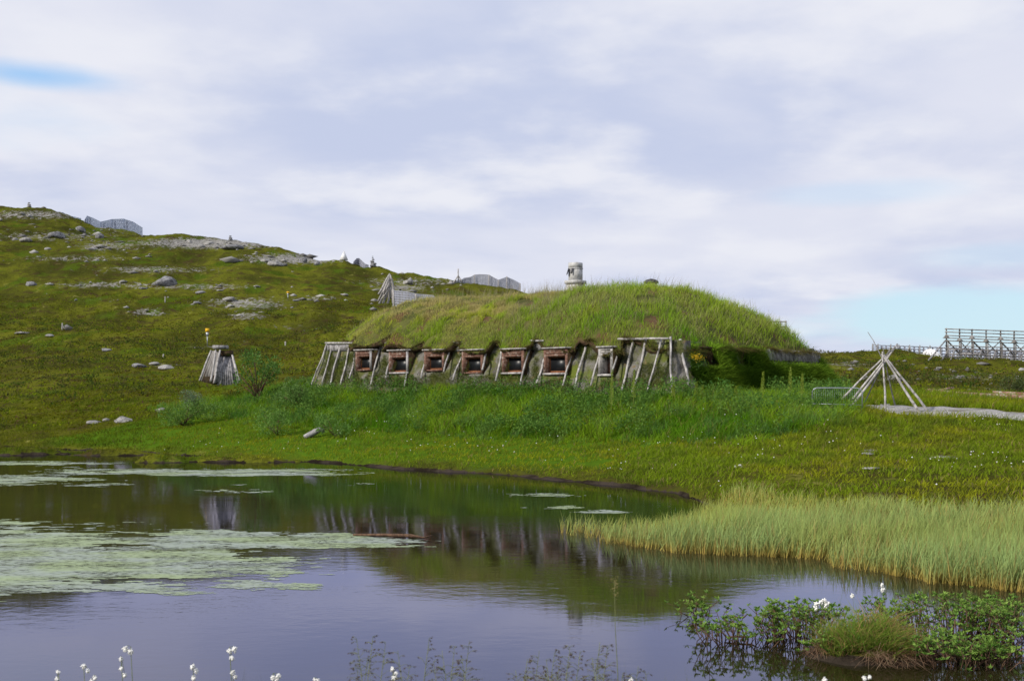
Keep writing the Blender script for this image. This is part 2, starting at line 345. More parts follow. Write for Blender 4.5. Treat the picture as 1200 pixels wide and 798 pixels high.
class MB:
    def __init__(s): s.v = []; s.f = []; s.n = 0
    def add(s, vs, fs):
        s.v += [tuple(map(float, p)) for p in vs]; s.f += [tuple(i + s.n for i in f) for f in fs]; s.n += len(vs); return s
    def hexa(s, c):   # 8 corners: bottom 4 ccw, top 4 ccw
        return s.add(c, [(3, 2, 1, 0), (4, 5, 6, 7), (0, 1, 5, 4), (1, 2, 6, 5), (2, 3, 7, 6), (3, 0, 4, 7)])
    def obox(s, c, ux, uy, uz):   # centre and three half vectors
        c, ux, uy, uz = map(np.asarray, (c, ux, uy, uz))
        return s.hexa([c - ux - uy - uz, c + ux - uy - uz, c + ux + uy - uz, c - ux + uy - uz, c - ux - uy + uz, c + ux - uy + uz, c + ux + uy + uz, c - ux + uy + uz])
    def box(s, x0, y0, z0, x1, y1, z1): return s.obox(((x0 + x1) / 2, (y0 + y1) / 2, (z0 + z1) / 2), ((x1 - x0) / 2, 0, 0), (0, (y1 - y0) / 2, 0), (0, 0, (z1 - z0) / 2))
    def tube(s, pts, rad, n=7, cap=True):
        pts = [np.asarray(p, float) for p in pts]; k = len(pts)
        if not hasattr(rad, '__len__'): rad = [rad] * k
        vs = []
        for i, p in enumerate(pts):
            d = pts[min(i + 1, k - 1)] - pts[max(i - 1, 0)]; d = d / (np.linalg.norm(d) + 1e-9)
            u = np.cross(d, (0.31, 0.17, 0.93) if abs(d[2]) < .9 else (1, 0, 0)); u /= np.linalg.norm(u) + 1e-9; w_ = np.cross(d, u)
            for j in range(n):
                a = 2 * math.pi * j / n; vs.append(p + rad[i] * (math.cos(a) * u + math.sin(a) * w_))
        fs = [(i * n + j, i * n + (j + 1) % n, (i + 1) * n + (j + 1) % n, (i + 1) * n + j) for i in range(k - 1) for j in range(n)]
        if cap: fs += [tuple(range(n - 1, -1, -1)), tuple((k - 1) * n + j for j in range(n))]
        return s.add(vs, fs)
    def pole(s, a, b, r, taper=.75, wob=.03, seg=7, n=7):
        a = np.asarray(a, float); b = np.asarray(b, float); ph = random.uniform(0, 6); q = random.uniform(.6, 1.4)
        pts = []; rr = []
        for i in range(seg):
            t = i / (seg - 1); o = wob * math.sin(math.pi * t)
            pts.append(a + (b - a) * t + np.array([math.sin(ph + 3 * q * t), math.cos(ph + 2.3 * q * t), 0]) * o + np.array([random.uniform(-1, 1), random.uniform(-1, 1), 0]) * wob * .18)
            rr.append(r * (1 - (1 - taper) * t) * random.uniform(.93, 1.07))
        return s.tube(pts, rr, n)
    def build(s, name, m, parent=None, smooth=False, origin=None):
        return np_mesh(name, np.array(s.v), [i for f in s.f for i in f], [len(f) for f in s.f], m, parent, None, smooth, origin)
def blades(P0, h, wd, lean=.25, curl=.35, cb=(.1, .1, .02), ct=(.1, .1, .02), N0=None, seg=2, wind=(0.12, 0.03)):
    """grass blades: P0 (n,3); h, wd (n,) ; colours (3,) or (n,3); N0 growth direction; returns V, loops, sizes, colours"""
    n = len(P0); yaw = rng.uniform(0, 2 * np.pi, n)
    side = np.stack([np.cos(yaw), np.sin(yaw), np.zeros(n)], 1)
    up = np.tile([0, 0, 1.0], (n, 1)) if N0 is None else N0
    ld = rng.normal(0, 1, (n, 3)) * [1, 1, .15]; ld /= np.linalg.norm(ld, axis=1)[:, None]
    g = up + ld * (np.asarray(lean) * rng.uniform(0, 1.6, n))[:, None] + np.array([wind[0], wind[1], 0]); g /= np.linalg.norm(g, axis=1)[:, None]
    h = np.broadcast_to(h, n)[:, None]; wd = np.broadcast_to(wd, n)[:, None]
    cdir = ld + np.array([wind[0] * 2, wind[1] * 2, -.5]); cc = (curl * rng.uniform(.3, 1.5, n))[:, None]
    mid = P0 + g * h * .55 + cdir * h * cc * .12; tip = P0 + g * h + cdir * h * cc * .55
    V = np.stack([P0 - side * wd * .5, P0 + side * wd * .5, mid + side * wd * .42, mid - side * wd * .42, tip], 1)
    b = np.arange(n)[:, None] * 5
    loops = (b + np.array([[0, 1, 2, 3, 3, 2, 4]])).ravel(); sizes = np.tile([4, 3], n)
    cb = np.broadcast_to(cb, (n, 3)); ct = np.broadcast_to(ct, (n, 3))
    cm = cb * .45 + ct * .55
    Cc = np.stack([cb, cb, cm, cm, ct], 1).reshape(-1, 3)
    return V.reshape(-1, 3), loops, sizes, Cc
def join(parts):
    V, Lo, S, Cc = [], [], [], []; o = 0
    for v, l, s, c in parts: V.append(v); Lo.append(l + o); S.append(s); Cc.append(c); o += len(v)
    return np.concatenate(V), np.concatenate(Lo), np.concatenate(S), np.concatenate(Cc)
def field(name, parts, parent=None, m='grass', origin=None):
    v, l, s, c = join(parts); return np_mesh(name, v, l, s, M[m], parent, c, origin=origin)
def lerpc(a, b, t): t = np.asarray(t)[:, None]; return np.asarray(a)[None] * (1 - t) + np.asarray(b)[None] * t
def leaves(Pc, D, ln, wd, c):
    """leaf quads with a fold. Pc base (n,3), D direction (n,3)"""
    n = len(Pc); D = D / np.linalg.norm(D, axis=1)[:, None]
    sd = np.cross(D, rng.normal(0, 1, (n, 3)) * .6 + [0, 0, 1]); sd /= np.linalg.norm(sd, axis=1)[:, None] + 1e-9
    up = np.cross(sd, D); ln = np.broadcast_to(ln, n)[:, None]; wd = np.broadcast_to(wd, n)[:, None]
    a = Pc; m_ = Pc + D * ln * .5; t = Pc + D * ln - up * ln * .08
    V = np.stack([a, m_ + sd * wd * .5 + up * wd * .16, t, m_ - sd * wd * .5 + up * wd * .16], 1).reshape(-1, 3)
    b = np.arange(n)[:, None] * 4
    return V, (b + np.array([[0, 1, 2, 0, 2, 3]])).ravel(), np.tile([3, 3], n), np.repeat(np.broadcast_to(c, (n, 3)), 4, 0)
def scatter(n, x0, x1, y0, y1):
    return rng.uniform(x0, x1, n), rng.uniform(y0, y1, n)

# ------------------------------------------------------------------ ground sheet
ths = np.concatenate([np.radians(np.linspace(-180, -50, 40)[:-1]), np.radians(np.linspace(-50, -31, 50)[:-1]), np.radians(np.linspace(-31, 31, 640)), np.radians(np.linspace(31, 50, 50)[1:]), np.radians(np.linspace(50, 180, 40)[1:-1])])
rs = np.concatenate([np.geomspace(.4, 9, 60)[:-1], np.geomspace(9, 75, 330)[:-1], np.geomspace(75, 420, 240)[:-1], np.geomspace(420, 3500, 30)])
TH, RR = np.meshgrid(ths, rs); X = RR * np.sin(TH); Y = RR * np.cos(TH); Z = T(X.ravel(), Y.ravel()).reshape(X.shape)
nr, nth = X.shape
V = np.stack([X, Y, Z], -1).reshape(-1, 3); V = np.vstack([V, [[0, 0, Tz(0, .01)]]])
i = np.arange(nr - 1)[:, None]; j = np.arange(nth)[None]; j2 = (j + 1) % nth
quad = np.stack([i * nth + j, i * nth + j2, (i + 1) * nth + j2, (i + 1) * nth + j], -1).reshape(-1, 4)[:, ::-1]
fan = np.stack([np.full(nth, nr * nth), np.arange(nth), (np.arange(nth) + 1) % nth], -1)[:, ::-1]
ter = np_mesh('ground', V, np.concatenate([quad.ravel(), fan.ravel()]), np.concatenate([np.full(len(quad), 4), np.full(len(fan), 3)]), M['terrain'], smooth=True)
tag(ter, kind='structure')
xv, yv, zv = V[:, 0], V[:, 1], V[:, 2]; pxv, pyv = proj(xv, np.maximum(yv, .5), zv)
BANDS = [(40, 252, 110, 7, .62), (150, 268, 60, 10, .45), (60, 277, 110, 9, .5), (130, 288, 60, 9, .55), (250, 285, 110, 8, .85), (350, 303, 80, 8, .78), (480, 330, 90, 8, .5), (90, 303, 90, 6, .5), (180, 316, 100, 6, .55),  # rock belts; along the crest the sunlit ridge is painted in as pale rock
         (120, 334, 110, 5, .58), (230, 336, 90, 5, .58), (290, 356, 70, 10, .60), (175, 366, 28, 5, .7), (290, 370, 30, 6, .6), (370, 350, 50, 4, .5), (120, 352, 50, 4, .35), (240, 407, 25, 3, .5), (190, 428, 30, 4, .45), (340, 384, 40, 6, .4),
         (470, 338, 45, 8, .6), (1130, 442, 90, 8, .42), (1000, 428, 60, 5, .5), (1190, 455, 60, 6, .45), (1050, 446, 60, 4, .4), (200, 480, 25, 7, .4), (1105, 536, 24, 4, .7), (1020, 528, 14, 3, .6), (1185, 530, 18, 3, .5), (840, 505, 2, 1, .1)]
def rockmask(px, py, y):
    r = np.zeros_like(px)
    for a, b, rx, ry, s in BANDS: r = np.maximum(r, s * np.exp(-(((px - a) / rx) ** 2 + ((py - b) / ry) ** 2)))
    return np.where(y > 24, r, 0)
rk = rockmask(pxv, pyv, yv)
s_, t_ = st_of(xv, yv)
gr = ((yv > 35) & (yv < 64) & (pxv > 300) & (pyv < 535)) * ss(1000, 880, pxv) * ss(240, 330, pxv) * ss(528, 500, pyv)
gr = np.maximum(gr, (1 - ss(0, 6, np.maximum(np.maximum(-6 - s_, s_ - 25), np.maximum(-8 - t_, t_ - 14)))))
mud = (1 - ss(.01, .035 + .11 * ss(.45, .6, fbm(xv * .7, yv * .7, 301, 3)), zv)) * (yv < 80)
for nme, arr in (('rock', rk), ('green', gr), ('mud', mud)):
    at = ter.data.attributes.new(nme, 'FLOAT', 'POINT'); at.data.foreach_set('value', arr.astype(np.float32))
# water
gx = np.linspace(-110, 80, 60); gy = np.linspace(1.5, 100, 40); GX, GY = np.meshgrid(gx, gy)
Vw = np.stack([GX, GY, GX * 0], -1).reshape(-1, 3); i = np.arange(39)[:, None]; j = np.arange(59)[None]
q = np.stack([i * 60 + j, i * 60 + j + 1, (i + 1) * 60 + j + 1, (i + 1) * 60 + j], -1).reshape(-1, 4)
tag(np_mesh('pond_water', Vw, q.ravel(), np.full(len(q), 4), M['water'], smooth=True), kind='structure')
# gravel path, a strip following the ground
cl_ = [G(px, py) for px, py in ((1004, 476), (1030, 479), (1080, 482), (1130, 484), (1200, 487), (1300, 491), (1480, 497))]
cl_ = np.array(cl_); tt = np.linspace(0, len(cl_) - 1, 90); cxx = np.interp(tt, range(len(cl_)), cl_[:, 0]); cyy = np.interp(tt, range(len(cl_)), cl_[:, 1])
hw = np.interp(tt, [0, 1, 2, 6], [1.2, 2.0, 1.9, 2.0]); rows = []
for k in range(9):
    f = k / 4 - 1; yy = cyy + f * hw + (vn(cxx * 1.5, cyy * 0 + f * 3, 4) - .5) * .5 * (abs(f) > .9)
    rows.append(np.stack([cxx, yy, T(cxx, yy) + (.05 if abs(f) < .9 else -.03)], 1))
Vp = np.array(rows).reshape(-1, 3); i = np.arange(8)[:, None]; j = np.arange(89)[None]
q = np.stack([i * 90 + j, i * 90 + j + 1, (i + 1) * 90 + j + 1, (i + 1) * 90 + j], -1).reshape(-1, 4)
tag(np_mesh('gravel_path', Vp, q.ravel(), np.full(len(q), 4), M['gravel'], smooth=True), kind='structure')
def near_path(x, y): 
    yc = np.interp(x, cxx, cyy, left=-99, right=-99); return np.abs(y - yc) < np.interp(x, cxx, hw) + .05

# ------------------------------------------------------------------ turf house
def zb(s): return 3.20 - .024 * s
def zt(s): return 5.50 - .024 * s
def LE(s): return zt(s)
base = W(11, 6, 2.6)
house = thing('turf_house', 'long low turf house with grass covered roof and a row of small windows', 'house', base)
# wall: slanted faces round the house
def s_at(px, t):     # the place along the front seen at that photo column
    k = (px - 600) / F; a = A0 + t * nv
    return (k * a[1] - a[0]) / (av[0] - k * av[1])
def z_at(px, py, t):
    p = W(s_at(px, t), t, 0); return CAMZ - (py - HZ) / F * p[1]
WIN = [(416.5, 411, 434.5), (455.5, 411.5, 437.5), (497, 411, 435), (541, 411, 438), (588, 410, 437.8), (637, 409, 438.5), (701, 407.5, 440)]
WW = [20, 24, 24, 25.5, 26.5, 29, 17.5]
WREC = [(s_at(a, .22) + .04, s_at(a + w_ * .96, .22) - .04, z_at(a, c, .22) + .03, z_at(a, b, .22) + .1) for (a, b, c), w_ in zip(WIN, WW)]
bl = [(-.45, 0), (0, 0)] + [(s, 0) for s in np.arange(.15, 22.1, .15)] + [(22.2, .1), (22.7, .4), (22.95, 1.0)] + [(23.1 + .02 * t, t) for t in np.arange(1.6, 13.2, .5)] + [(23.0, 13.8), (18, 14.3), (10, 14.3), (0, 14.2), (-5, 12.5), (-5, 7), (-2.5, 2.5)]
tl = []
for (s, t) in bl:
    if s >= 22.1 and t < 1.2: tl.append((s - .5, t + .85 - .2 * t))
    elif s > 22.9 and t < 13.5: tl.append((s - 1.1, t))
    elif t >= 13.5: tl.append((min(s, 21.7), t - .9))
    elif s < -1: tl.append((s + .8, t))
    else: tl.append((s + .05, t + 1.0))
vs = []; nbl = len(bl); rowsn = 30
for r in range(rowsn):
    f = -.5 + 1.5 * r / (rowsn - 1)
    for k in range(nbl):
        s = bl[k][0] * (1 - f) + tl[k][0] * f; t = bl[k][1] * (1 - f) + tl[k][1] * f
        z = zb(bl[k][0]) * (1 - f) + zt(tl[k][0]) * f
        p = W(s, t, z); nn = (vn(p[0] * 2.2, p[2] * 2.2, 3) - .5) * .20 * (0.2 + max(0, math.sin(math.pi * f)))
        if s < 21.5 and t < 1.2:
            for (wa, wb, wz0, wz1) in WREC:
                if wa < s < wb and wz0 < z < wz1: t = 1.6; nn = 0
        p = W(s + (nn if s > 22 else 0), t - nn, z); vs.append(p)
fs = [(r * nbl + k, r * nbl + (k + 1) % nbl, (r + 1) * nbl + (k + 1) % nbl, (r + 1) * nbl + k) for r in range(rowsn - 1) for k in range(nbl)]
vs.append(W(10, 6, 5.3)); ci = len(vs) - 1
fs += [((rowsn - 1) * nbl + k, (rowsn - 1) * nbl + (k + 1) % nbl, ci) for k in range(nbl)]
MB().add(vs, fs).build('wall', M['wall'], house, True)
# roof mound
poly = [(2.0, .55), (5, .5), (12, .5), (20.6, .5), (21.8, .9), (22.4, 2.0), (22.5, 12.3), (21.9, 13.4), (19, 13.9), (5, 13.7), (-1, 13.2), (-4.6, 11), (-4.9, 7), (-3.2, 4.6), (-.5, 2.4)]
CS, CT = 10.5, 6.8
def edge_r(th):
    dx, dy = math.cos(th), math.sin(th); best = None
    for k in range(len(poly)):
        x1, y1 = poly[k][0] - CS, poly[k][1] - CT; x2, y2 = poly[(k + 1) % len(poly)][0] - CS, poly[(k + 1) % len(poly)][1] - CT
        den = dx * (y2 - y1) - dy * (x2 - x1)
        if abs(den) < 1e-9: continue
        r = (x1 * (y2 - y1) - y1 * (x2 - x1)) / den; u = (x1 * dy - y1 * dx) / den
        if r > 0 and -1e-6 <= u <= 1 + 1e-6 and (best is None or r > best): best = r
    return best
NTH = 720; eth = np.linspace(-math.pi, math.pi, NTH + 1); er = np.array([edge_r(t) for t in eth]); er[-1] = er[0]
ker = np.ones(7) / 7; er2 = np.convolve(np.concatenate([er[-4:-1], er, er[1:4]]), ker, 'valid'); er = er2[:len(eth)]
WINPX = [(416.5, 20), (455.5, 24), (497, 24), (541, 25.5), (588, 26.5), (637, 29), (701, 17.5)]
def s_at(px, t):     # the place along the front seen at that photo column
    k = (px - 600) / F; a = A0 + t * nv
    return (k * a[1] - a[0]) / (av[0] - k * av[1])
def overwin(s):
    m = np.zeros_like(np.asarray(s, float))
    for px, w_ in WINPX:
        a, b = s_at(px, .3), s_at(px + w_, .3); m = np.maximum(m, ss(a - .45, a - .1, s) * (1 - ss(b + .1, b + .5, s)))
    return m * (.7 + .5 * vn(np.asarray(s) * 2.3, np.asarray(s) * 0, 77))
er0 = er.copy(); se = CS + er * np.cos(eth); te = CT + er * np.sin(eth); frt = (te < 1.2) & (se > 1.9) & (se < 21.0) & (np.sin(eth) < -.02)
er = np.where(frt, (CT - (.72 + .04 * ss(18.4, 19.6, se) - .46 * overwin(se) + .12 * (vn(se * 1.7, se * 0, 78) - .5))) / np.maximum(-np.sin(eth), .02), er)
def bay(s): return ss(18.8, 19.3, s) * (1 - ss(21.6, 22.2, s))
def roofz(s, t):
    s = np.asarray(s, float); t = np.asarray(t, float)
    th = np.arctan2(t - CT, s - CS); r = np.hypot(t - CT, s - CS) / np.interp(th, eth, er0); r = np.clip(r, 0, 1.05)
    front = ss(.2, .8, -np.sin(th)); p = 3.6 - 1.3 * front
    H = 2.42
    z = zt(np.clip(s, 0, 22)) + .02 + H * (1 - r ** p)
    z = z + .55 * np.exp(-((s - 17.6) / 2.8) ** 2 - ((t - 6.5) / 3.8) ** 2) + .34 * ss(9, 1, s) + .30 * np.exp(-((s - 20.0) / 1.8) ** 2 - ((t - 8.0) / 3.2) ** 2) - (.06 + .16 * (1 - overwin(s))) * ss(.84, .96, r) * (t < 3) * (1 - .35 * bay(s))
    x = A0[0] + s * av[0] + t * nv[0]; y = A0[1] + s * av[1] + t * nv[1]
    z = z + (fbm(x * .5, y * .5, 41, 3) - .5) * .55 * (1 - r ** 4) + (fbm(x * 1.3, y * 1.3, 43, 3) - .5) * .30
    droop = .16 * ss(.97, 1.02, r) + .22 * ss(.93, 1.0, r) * ss(.6, .9, np.cos(th)) 
    return z - droop
nR = 46; rr_ = np.linspace(0, 1, nR) ** .8; tht = np.linspace(-math.pi, math.pi, 361)[:-1]; erx = np.interp(tht, eth, er)
vs = []
for r in rr_:
    s = CS + r * erx * np.cos(tht); t = CT + r * erx * np.sin(tht); z = roofz(s, t)
    vs.append(np.stack([A0[0] + s * av[0] + t * nv[0], A0[1] + s * av[1] + t * nv[1], z], 1))
top = np.array(vs).reshape(-1, 3); i = np.arange(nR - 1)[:, None]; j = np.arange(360)[None]; j2 = (j + 1) % 360
q = np.stack([i * 360 + j, i * 360 + j2, (i + 1) * 360 + j2, (i + 1) * 360 + j], -1).reshape(-1, 4)
roof = np_mesh('turf_roof', top, q.ravel(), np.full(len(q), 4), M['soil'], house, smooth=True)
# ragged cut edge of the turf
vs = []
for lv, (dr, dz) in enumerate(((0, 0.01), (.06, -.30), (.03, -.85), (-.45, -1.0))):
    jit = (vn(tht * 60, tht * 0 + lv, 7) - .5)
    s = CS + (erx + dr + jit * .12) * np.cos(tht); t = CT + (erx + dr + jit * .12) * np.sin(tht)
    z0 = roofz(CS + erx * np.cos(tht), CT + erx * np.sin(tht)); sq = CS + erx * np.cos(tht); thick = .24 - (.12 * overwin(sq) + .07 * bay(sq)) * (np.sin(tht) < 0)
    vs.append(np.stack([A0[0] + s * av[0] + t * nv[0], A0[1] + s * av[1] + t * nv[1], z0 + dz * thick + jit * (.08 if lv else 0)], 1))
vs = np.array(vs).reshape(-1, 3); i = np.arange(3)[:, None]
q = np.stack([i * 360 + j, i * 360 + j2, (i + 1) * 360 + j2, (i + 1) * 360 + j], -1).reshape(-1, 4)
np_mesh('turf_edge', vs, q.ravel(), np.full(len(q), 4), M['dirt_and_shade'], house, smooth=True)
def s_at(px, t):     # the place along the front seen at that photo column
    k = (px - 600) / F; a = A0 + t * nv
    return (k * a[1] - a[0]) / (av[0] - k * av[1])
def z_at(px, py, t):
    p = W(s_at(px, t), t, 0); return CAMZ - (py - HZ) / F * p[1]
# poles on the front wall: (top px,py) (bottom px,py)
PO = [(383, 403, 367, 446), (389, 404, 378, 446), (399, 404, 388, 449), (410, 403, 400, 446), (417, 412, 410, 440), (446, 404, 436, 446), (458, 420, 453, 440), (482, 415, 475, 449), (500, 415, 494, 440), (528, 403, 521, 432),
      (543, 413, 532, 442), (573, 402, 566, 430), (589.5, 399, 582, 441), (623, 400, 611, 446), (640, 413, 630, 445), (673, 398, 661, 446), (687, 405, 675, 450), (706, 398, 694, 446), (727, 398, 718, 432), (743, 397, 728, 458), (757, 397, 741, 462),
      (775, 396, 758, 464), (786, 395, 788, 463), (797, 398, 806, 446)]
for k, (a, b, c, d) in enumerate(PO):
    ta, tb = .86, -.06
    if a > 780:
        Ya, Yb = (50.1, 49.0) if a < 790 else (50.4, 49.4)
        pa, pb = P(a, b, Ya), P(c, d, Yb); pa[1] -= .02
    else:
        pa = W(s_at(a, ta), ta, z_at(a, b, ta)); sb_ = s_at(c, tb); pb = W(sb_, tb, z_at(c, d, tb))
    dd = pb - pa; pb = pb + dd * .12
    off = nv * .0; pa[:2] += off; pb[:2] += off
    MB().pole(pa, pb, random.uniform(.046, .066), .85, .05).build('wall_pole', M['woodpale'], house, True)
# rails laid along the top of the wall
for (a, b, py) in ((384, 421, 402.5), (446, 462, 402.5), (527, 545, 402), (623, 640, 400), (727, 757, 398), (757, 786, 397.5)):
    t = .82; pa = W(s_at(a, t), t, z_at(a, py, t)); pb = W(s_at(b, t), t, z_at(b, py, t)); off = np.array([*(-nv * .16), .02])
    MB().pole(pa + off, pb + off, .05, .95, .02, 5).build('wall_rail', M['woodpale'], house, True)
    m_ = (pa + pb) / 2; ux = (pb - pa) / 2
    if a < 600 or a == 623:  # boards closing the gap below the rail
        MB().obox(m_ + np.array([*(-nv * .05), -.22]), ux * .96, np.array([*(nv * .03), 0.]), np.array([0, 0, .18])).build('gap_board', M['wood'], house)
# windows
A3 = np.array([av[0], av[1], 0.]); N3 = np.array([nv[0], nv[1], 0.]); U3 = np.array([0, 0, 1.])
WIN = [(416.5, 411, 434.5), (455.5, 411.5, 437.5), (497, 411, 435), (541, 411, 438), (588, 410, 437.8), (637, 409, 438.5), (701, 407.5, 440)]
WW = [20, 24, 24, 25.5, 26.5, 29, 17.5]
for k, (px, pt, pb_) in enumerate(WIN):
    t0 = .22; s0 = s_at(px, t0); s1 = s_at(px + WW[k] * .96, t0); ztop = z_at(px, pt, t0); zbt = z_at(px, pb_, t0)
    grey = k == 6; body = M['woodpale'] if grey else M['woodred']; o = W(s0, t0, zbt); wd = s1 - s0; ht = ztop - zbt
    lab = {0: 'leftmost small window set low with a broad grey right post', 6: 'narrow grey framed opening at the right end of the window row'}.get(k)
    root = bpy.data.objects.new('window', None); C.objects.link(root); root.parent = house; root.location = Vector(o) - oloc(house)
    if lab: root['label'] = lab
    def bx(s0_, s1_, t0_, t1_, z0_, z1_): 
        return [o + A3 * s + N3 * t + U3 * z for z in (z0_, z1_) for (s, t) in ((s0_, t0_), (s1_, t0_), (s1_, t1_), (s0_, t1_))]
    D = 1.0; j_ = .13 if not grey else .12; hd = ht * .31 if not grey else ht * .30; sill = .07
    cs = MB(); cs.hexa(bx(0, j_, 0, D, 0, ht)); cs.hexa(bx(wd - j_, wd, 0, D, 0, ht)); cs.hexa(bx(j_, wd - j_, 0.02, D, 0, sill))
    nb = 3
    for b_ in range(nb):   # head boards, one above another, slightly uneven
        za = ht - hd + b_ * hd / nb; dt = random.uniform(-.025, .02); cs.hexa(bx(j_ - .002, wd - j_ + .002, .01 + dt, D, za + .004, za + hd / nb - .006))
    cs.build('casing', body, root); MB().hexa(bx(wd + .002, wd + .02, .02, D, -.05, ht)).build('side_shade', M['dirt_and_shade'], root)  # dark sheet on the right cheek: the shadow beside the window as colour
    MB().hexa(bx(-.06, wd + .06, -.09, .9, ht + .002, ht + .06)).build('cap_board', M['woodpale'], root)
    if k in (1, 5, 6, 4): MB().hexa(bx(-.02, wd + .02, -.05, -.003, -.03, sill * .7)).build('sill', M['woodpale'], root)
    if k in (0, 1): MB().hexa(bx(wd - j_ - .01, wd + .01, -.03, -.002, sill, ht - .03)).build('corner_board', M['wood'], root)
    ts = .26 if not grey else .5; fr = .07; z0_, z1_ = sill, ht - hd
    if not grey:
        sa = MB(); sa.hexa(bx(j_, j_ + fr, ts, ts + .05, z0_, z1_)); sa.hexa(bx(wd - j_ - fr, wd - j_, ts, ts + .05, z0_, z1_))
        sa.hexa(bx(j_ + fr, wd - j_ - fr, ts, ts + .05, z0_, z0_ + fr)); sa.hexa(bx(j_ + fr, wd - j_ - fr, ts, ts + .05, z1_ - fr * .7, z1_))
        sh = sa.build('sash', M['woodorange'], root)
    MB().hexa(bx(j_ + (fr if not grey else 0), wd - j_ - (fr if not grey else 0), ts + .01, ts + .03, z0_ + .0, z1_)).build('pane', M['glass'] if not grey else M['woodred'], root)
# chimney
cp = P(674.5, 338, 66.5); zc0 = 7.6
def stone(m, c, hx, hy, z0, z1, rot=R(-38), sk=0.0):
    ca, sa = math.cos(rot), math.sin(rot); cs = []
    for zi, z in enumerate((z0, z1)):
        for (x, y) in ((-1, -1), (1, -1), (1, 1), (-1, 1)):
            X_, Y_ = x * hx * (1 - sk * zi), y * hy * (1 - sk * zi); cs.append((c[0] + ca * X_ - sa * Y_ + random.uniform(-.004, .004), c[1] + sa * X_ + ca * Y_, z + random.uniform(-.004, .004)))
    m.hexa(cs)
ch = bpy.data.objects.new('chimney', None); C.objects.link(ch); ch.parent = house; ch.location = Vector((cp[0], cp[1], zc0)) - oloc(house)
ch['label'] = 'pale stone chimney of stacked flat blocks'
zt_, zm, zn, zl = (zc(66.5, 308), zc(66.5, 329), zc(66.5, 333), 7.0)
m_ = MB(); z = zl
for k in range(2): z2 = z + (zn - zl) / 2; stone(m_, cp, .37, .37, z + .002, z2 - .004); z = z2
m_.build('lower_stack', M['stone'], ch)
m_ = MB(); stone(m_, cp, .44, .44, zn, zm); m_.build('ledge_slab', M['stone'], ch)
m_ = MB(); z = zm + .002
for hgt, e in ((.52, .285), (.06, .30), (.24, .285)):
    z2 = min(z + hgt * (zt_ - zm) / .82, zt_); stone(m_, (cp[0] + random.uniform(-.01, .01), cp[1]), e, e, z, z2 - .005); z = z2
m_.build('upper_stack', M['stone'], ch)
m_ = MB(); q0 = cp + np.array([-.44, -.10, 0]); q0[2] = (zt_ + zm) / 2
m_.obox(q0, (.015, .0, .01), (.02, .12, 0), (.05, 0, .17)); m_.obox(q0 + np.array([.22, -.22, .02]), (.035, -.025, 0), (.02, .02, 0), (.035, 0, .15)); m_.build('slate_flap', M['slate'], ch)
# vent
vp = P(763, 333, 59.5); ve = bpy.data.objects.new('roof_vent', None); C.objects.link(ve); ve.parent = house; ve.location = Vector((vp[0], vp[1], 8.0)) - oloc(house)
m_ = MB(); m_.tube([(vp[0], vp[1], 7.4), (vp[0], vp[1], zc(59.5, 331))], .27, 18); m_.build('vent_pipe', M['wood'], ve, True)
zz0 = zc(59.5, 331.5); m_ = MB(); m_.tube([(vp[0], vp[1], zz0 + a) for a in (-.02, .06, .14, .20)], [.36, .37, .27, .06], 18); m_.build('vent_cap', M['slate'], ve, True)
# little rail standing on the far slope
lp = [P(a, b, 60.5) for a, b in ((906, 377), (922, 377), (906, 383), (922, 383))]
m_ = MB(); m_.pole(lp[0], lp[1], .03, 1, .0); m_.pole(lp[2], lp[3], .03, 1, .0); 
for a in (910, 915, 921): m_.pole(P(a, 398, 60.5), P(a, 376, 60.5), .035, 1, .0)
m_.build('ladder_rail', M['wooddark'], house)
# right end: plank band and two dark recesses
def side(t, out, z): return W(22.9 - out, t, z)
m_ = MB(); tq = np.arange(7.6, 13.0, .28)
for t in tq:
    p = side(t, .30, zt(22) - .44 + random.uniform(-.02, .02)); m_.obox(p, N3 * .125, A3 * .03, (-.05 * A3 + U3 * .26))
m_.build('plank_band', M['wood'], house)
for t in (2.6, 5.2):
    rt = bpy.data.objects.new('window', None); C.objects.link(rt); rt.parent = house; o = side(t, .62, 3.85); rt.location = Vector(o) - oloc(house); rt['label'] = 'dark overgrown window on the shaded right end'
    m_ = MB(); m_.obox(o + U3 * .84, N3 * .50, A3 * .4, U3 * .035); m_.obox(o + N3 * .45 + U3 * .4, N3 * .05, A3 * .38, U3 * .40); m_.obox(o - N3 * .45 + U3 * .4, N3 * .05, A3 * .38, U3 * .40); m_.build('casing', M['dirt_and_shade'], rt)
    MB().obox(o + U3 * .4 + A3 * .1, N3 * .39, A3 * .02, U3 * .39).build('pane', M['glass'], rt)

# ------------------------------------------------------------------ roof grass and wall plants (parts of the house)
n = 100000; th = rng.uniform(-np.pi, np.pi, n); r = np.sqrt(rng.uniform(0, 1, n)) ; e = np.interp(th, eth, er)
s = CS + r * e * np.cos(th); t = CT + r * e * np.sin(th)
extra = rng.integers(0, n, 1); z = roofz(s, t); x = A0[0] + s * av[0] + t * nv[0]; y = A0[1] + s * av[1] + t * nv[1]
pxr, pyr = proj(x, y, z); e1 = fbm(x * .45, y * .45, 51, 3); e2 = fbm(x * 1.6, y * 1.6, 53, 3)
keep = ((t < 9.5) | (s > 15) | (s < 2)) & (e2 + .25 * e1 > .40)
bare = (((pxr - 614) / 12) ** 2 + ((pyr - 357) / 6) ** 2 < 1) | (((pxr - 758) / 16) ** 2 + ((pyr - 352) / 4) ** 2 < 1) | (((pxr - 763) / 8) ** 2 + ((pyr - 377) / 6) ** 2 < 1)
keep &= ~bare
x, y, z, s, t, e1, e2, pxr, pyr = [v[keep] for v in (x, y, z, s, t, e1, e2, pxr, pyr)]; n = len(x)
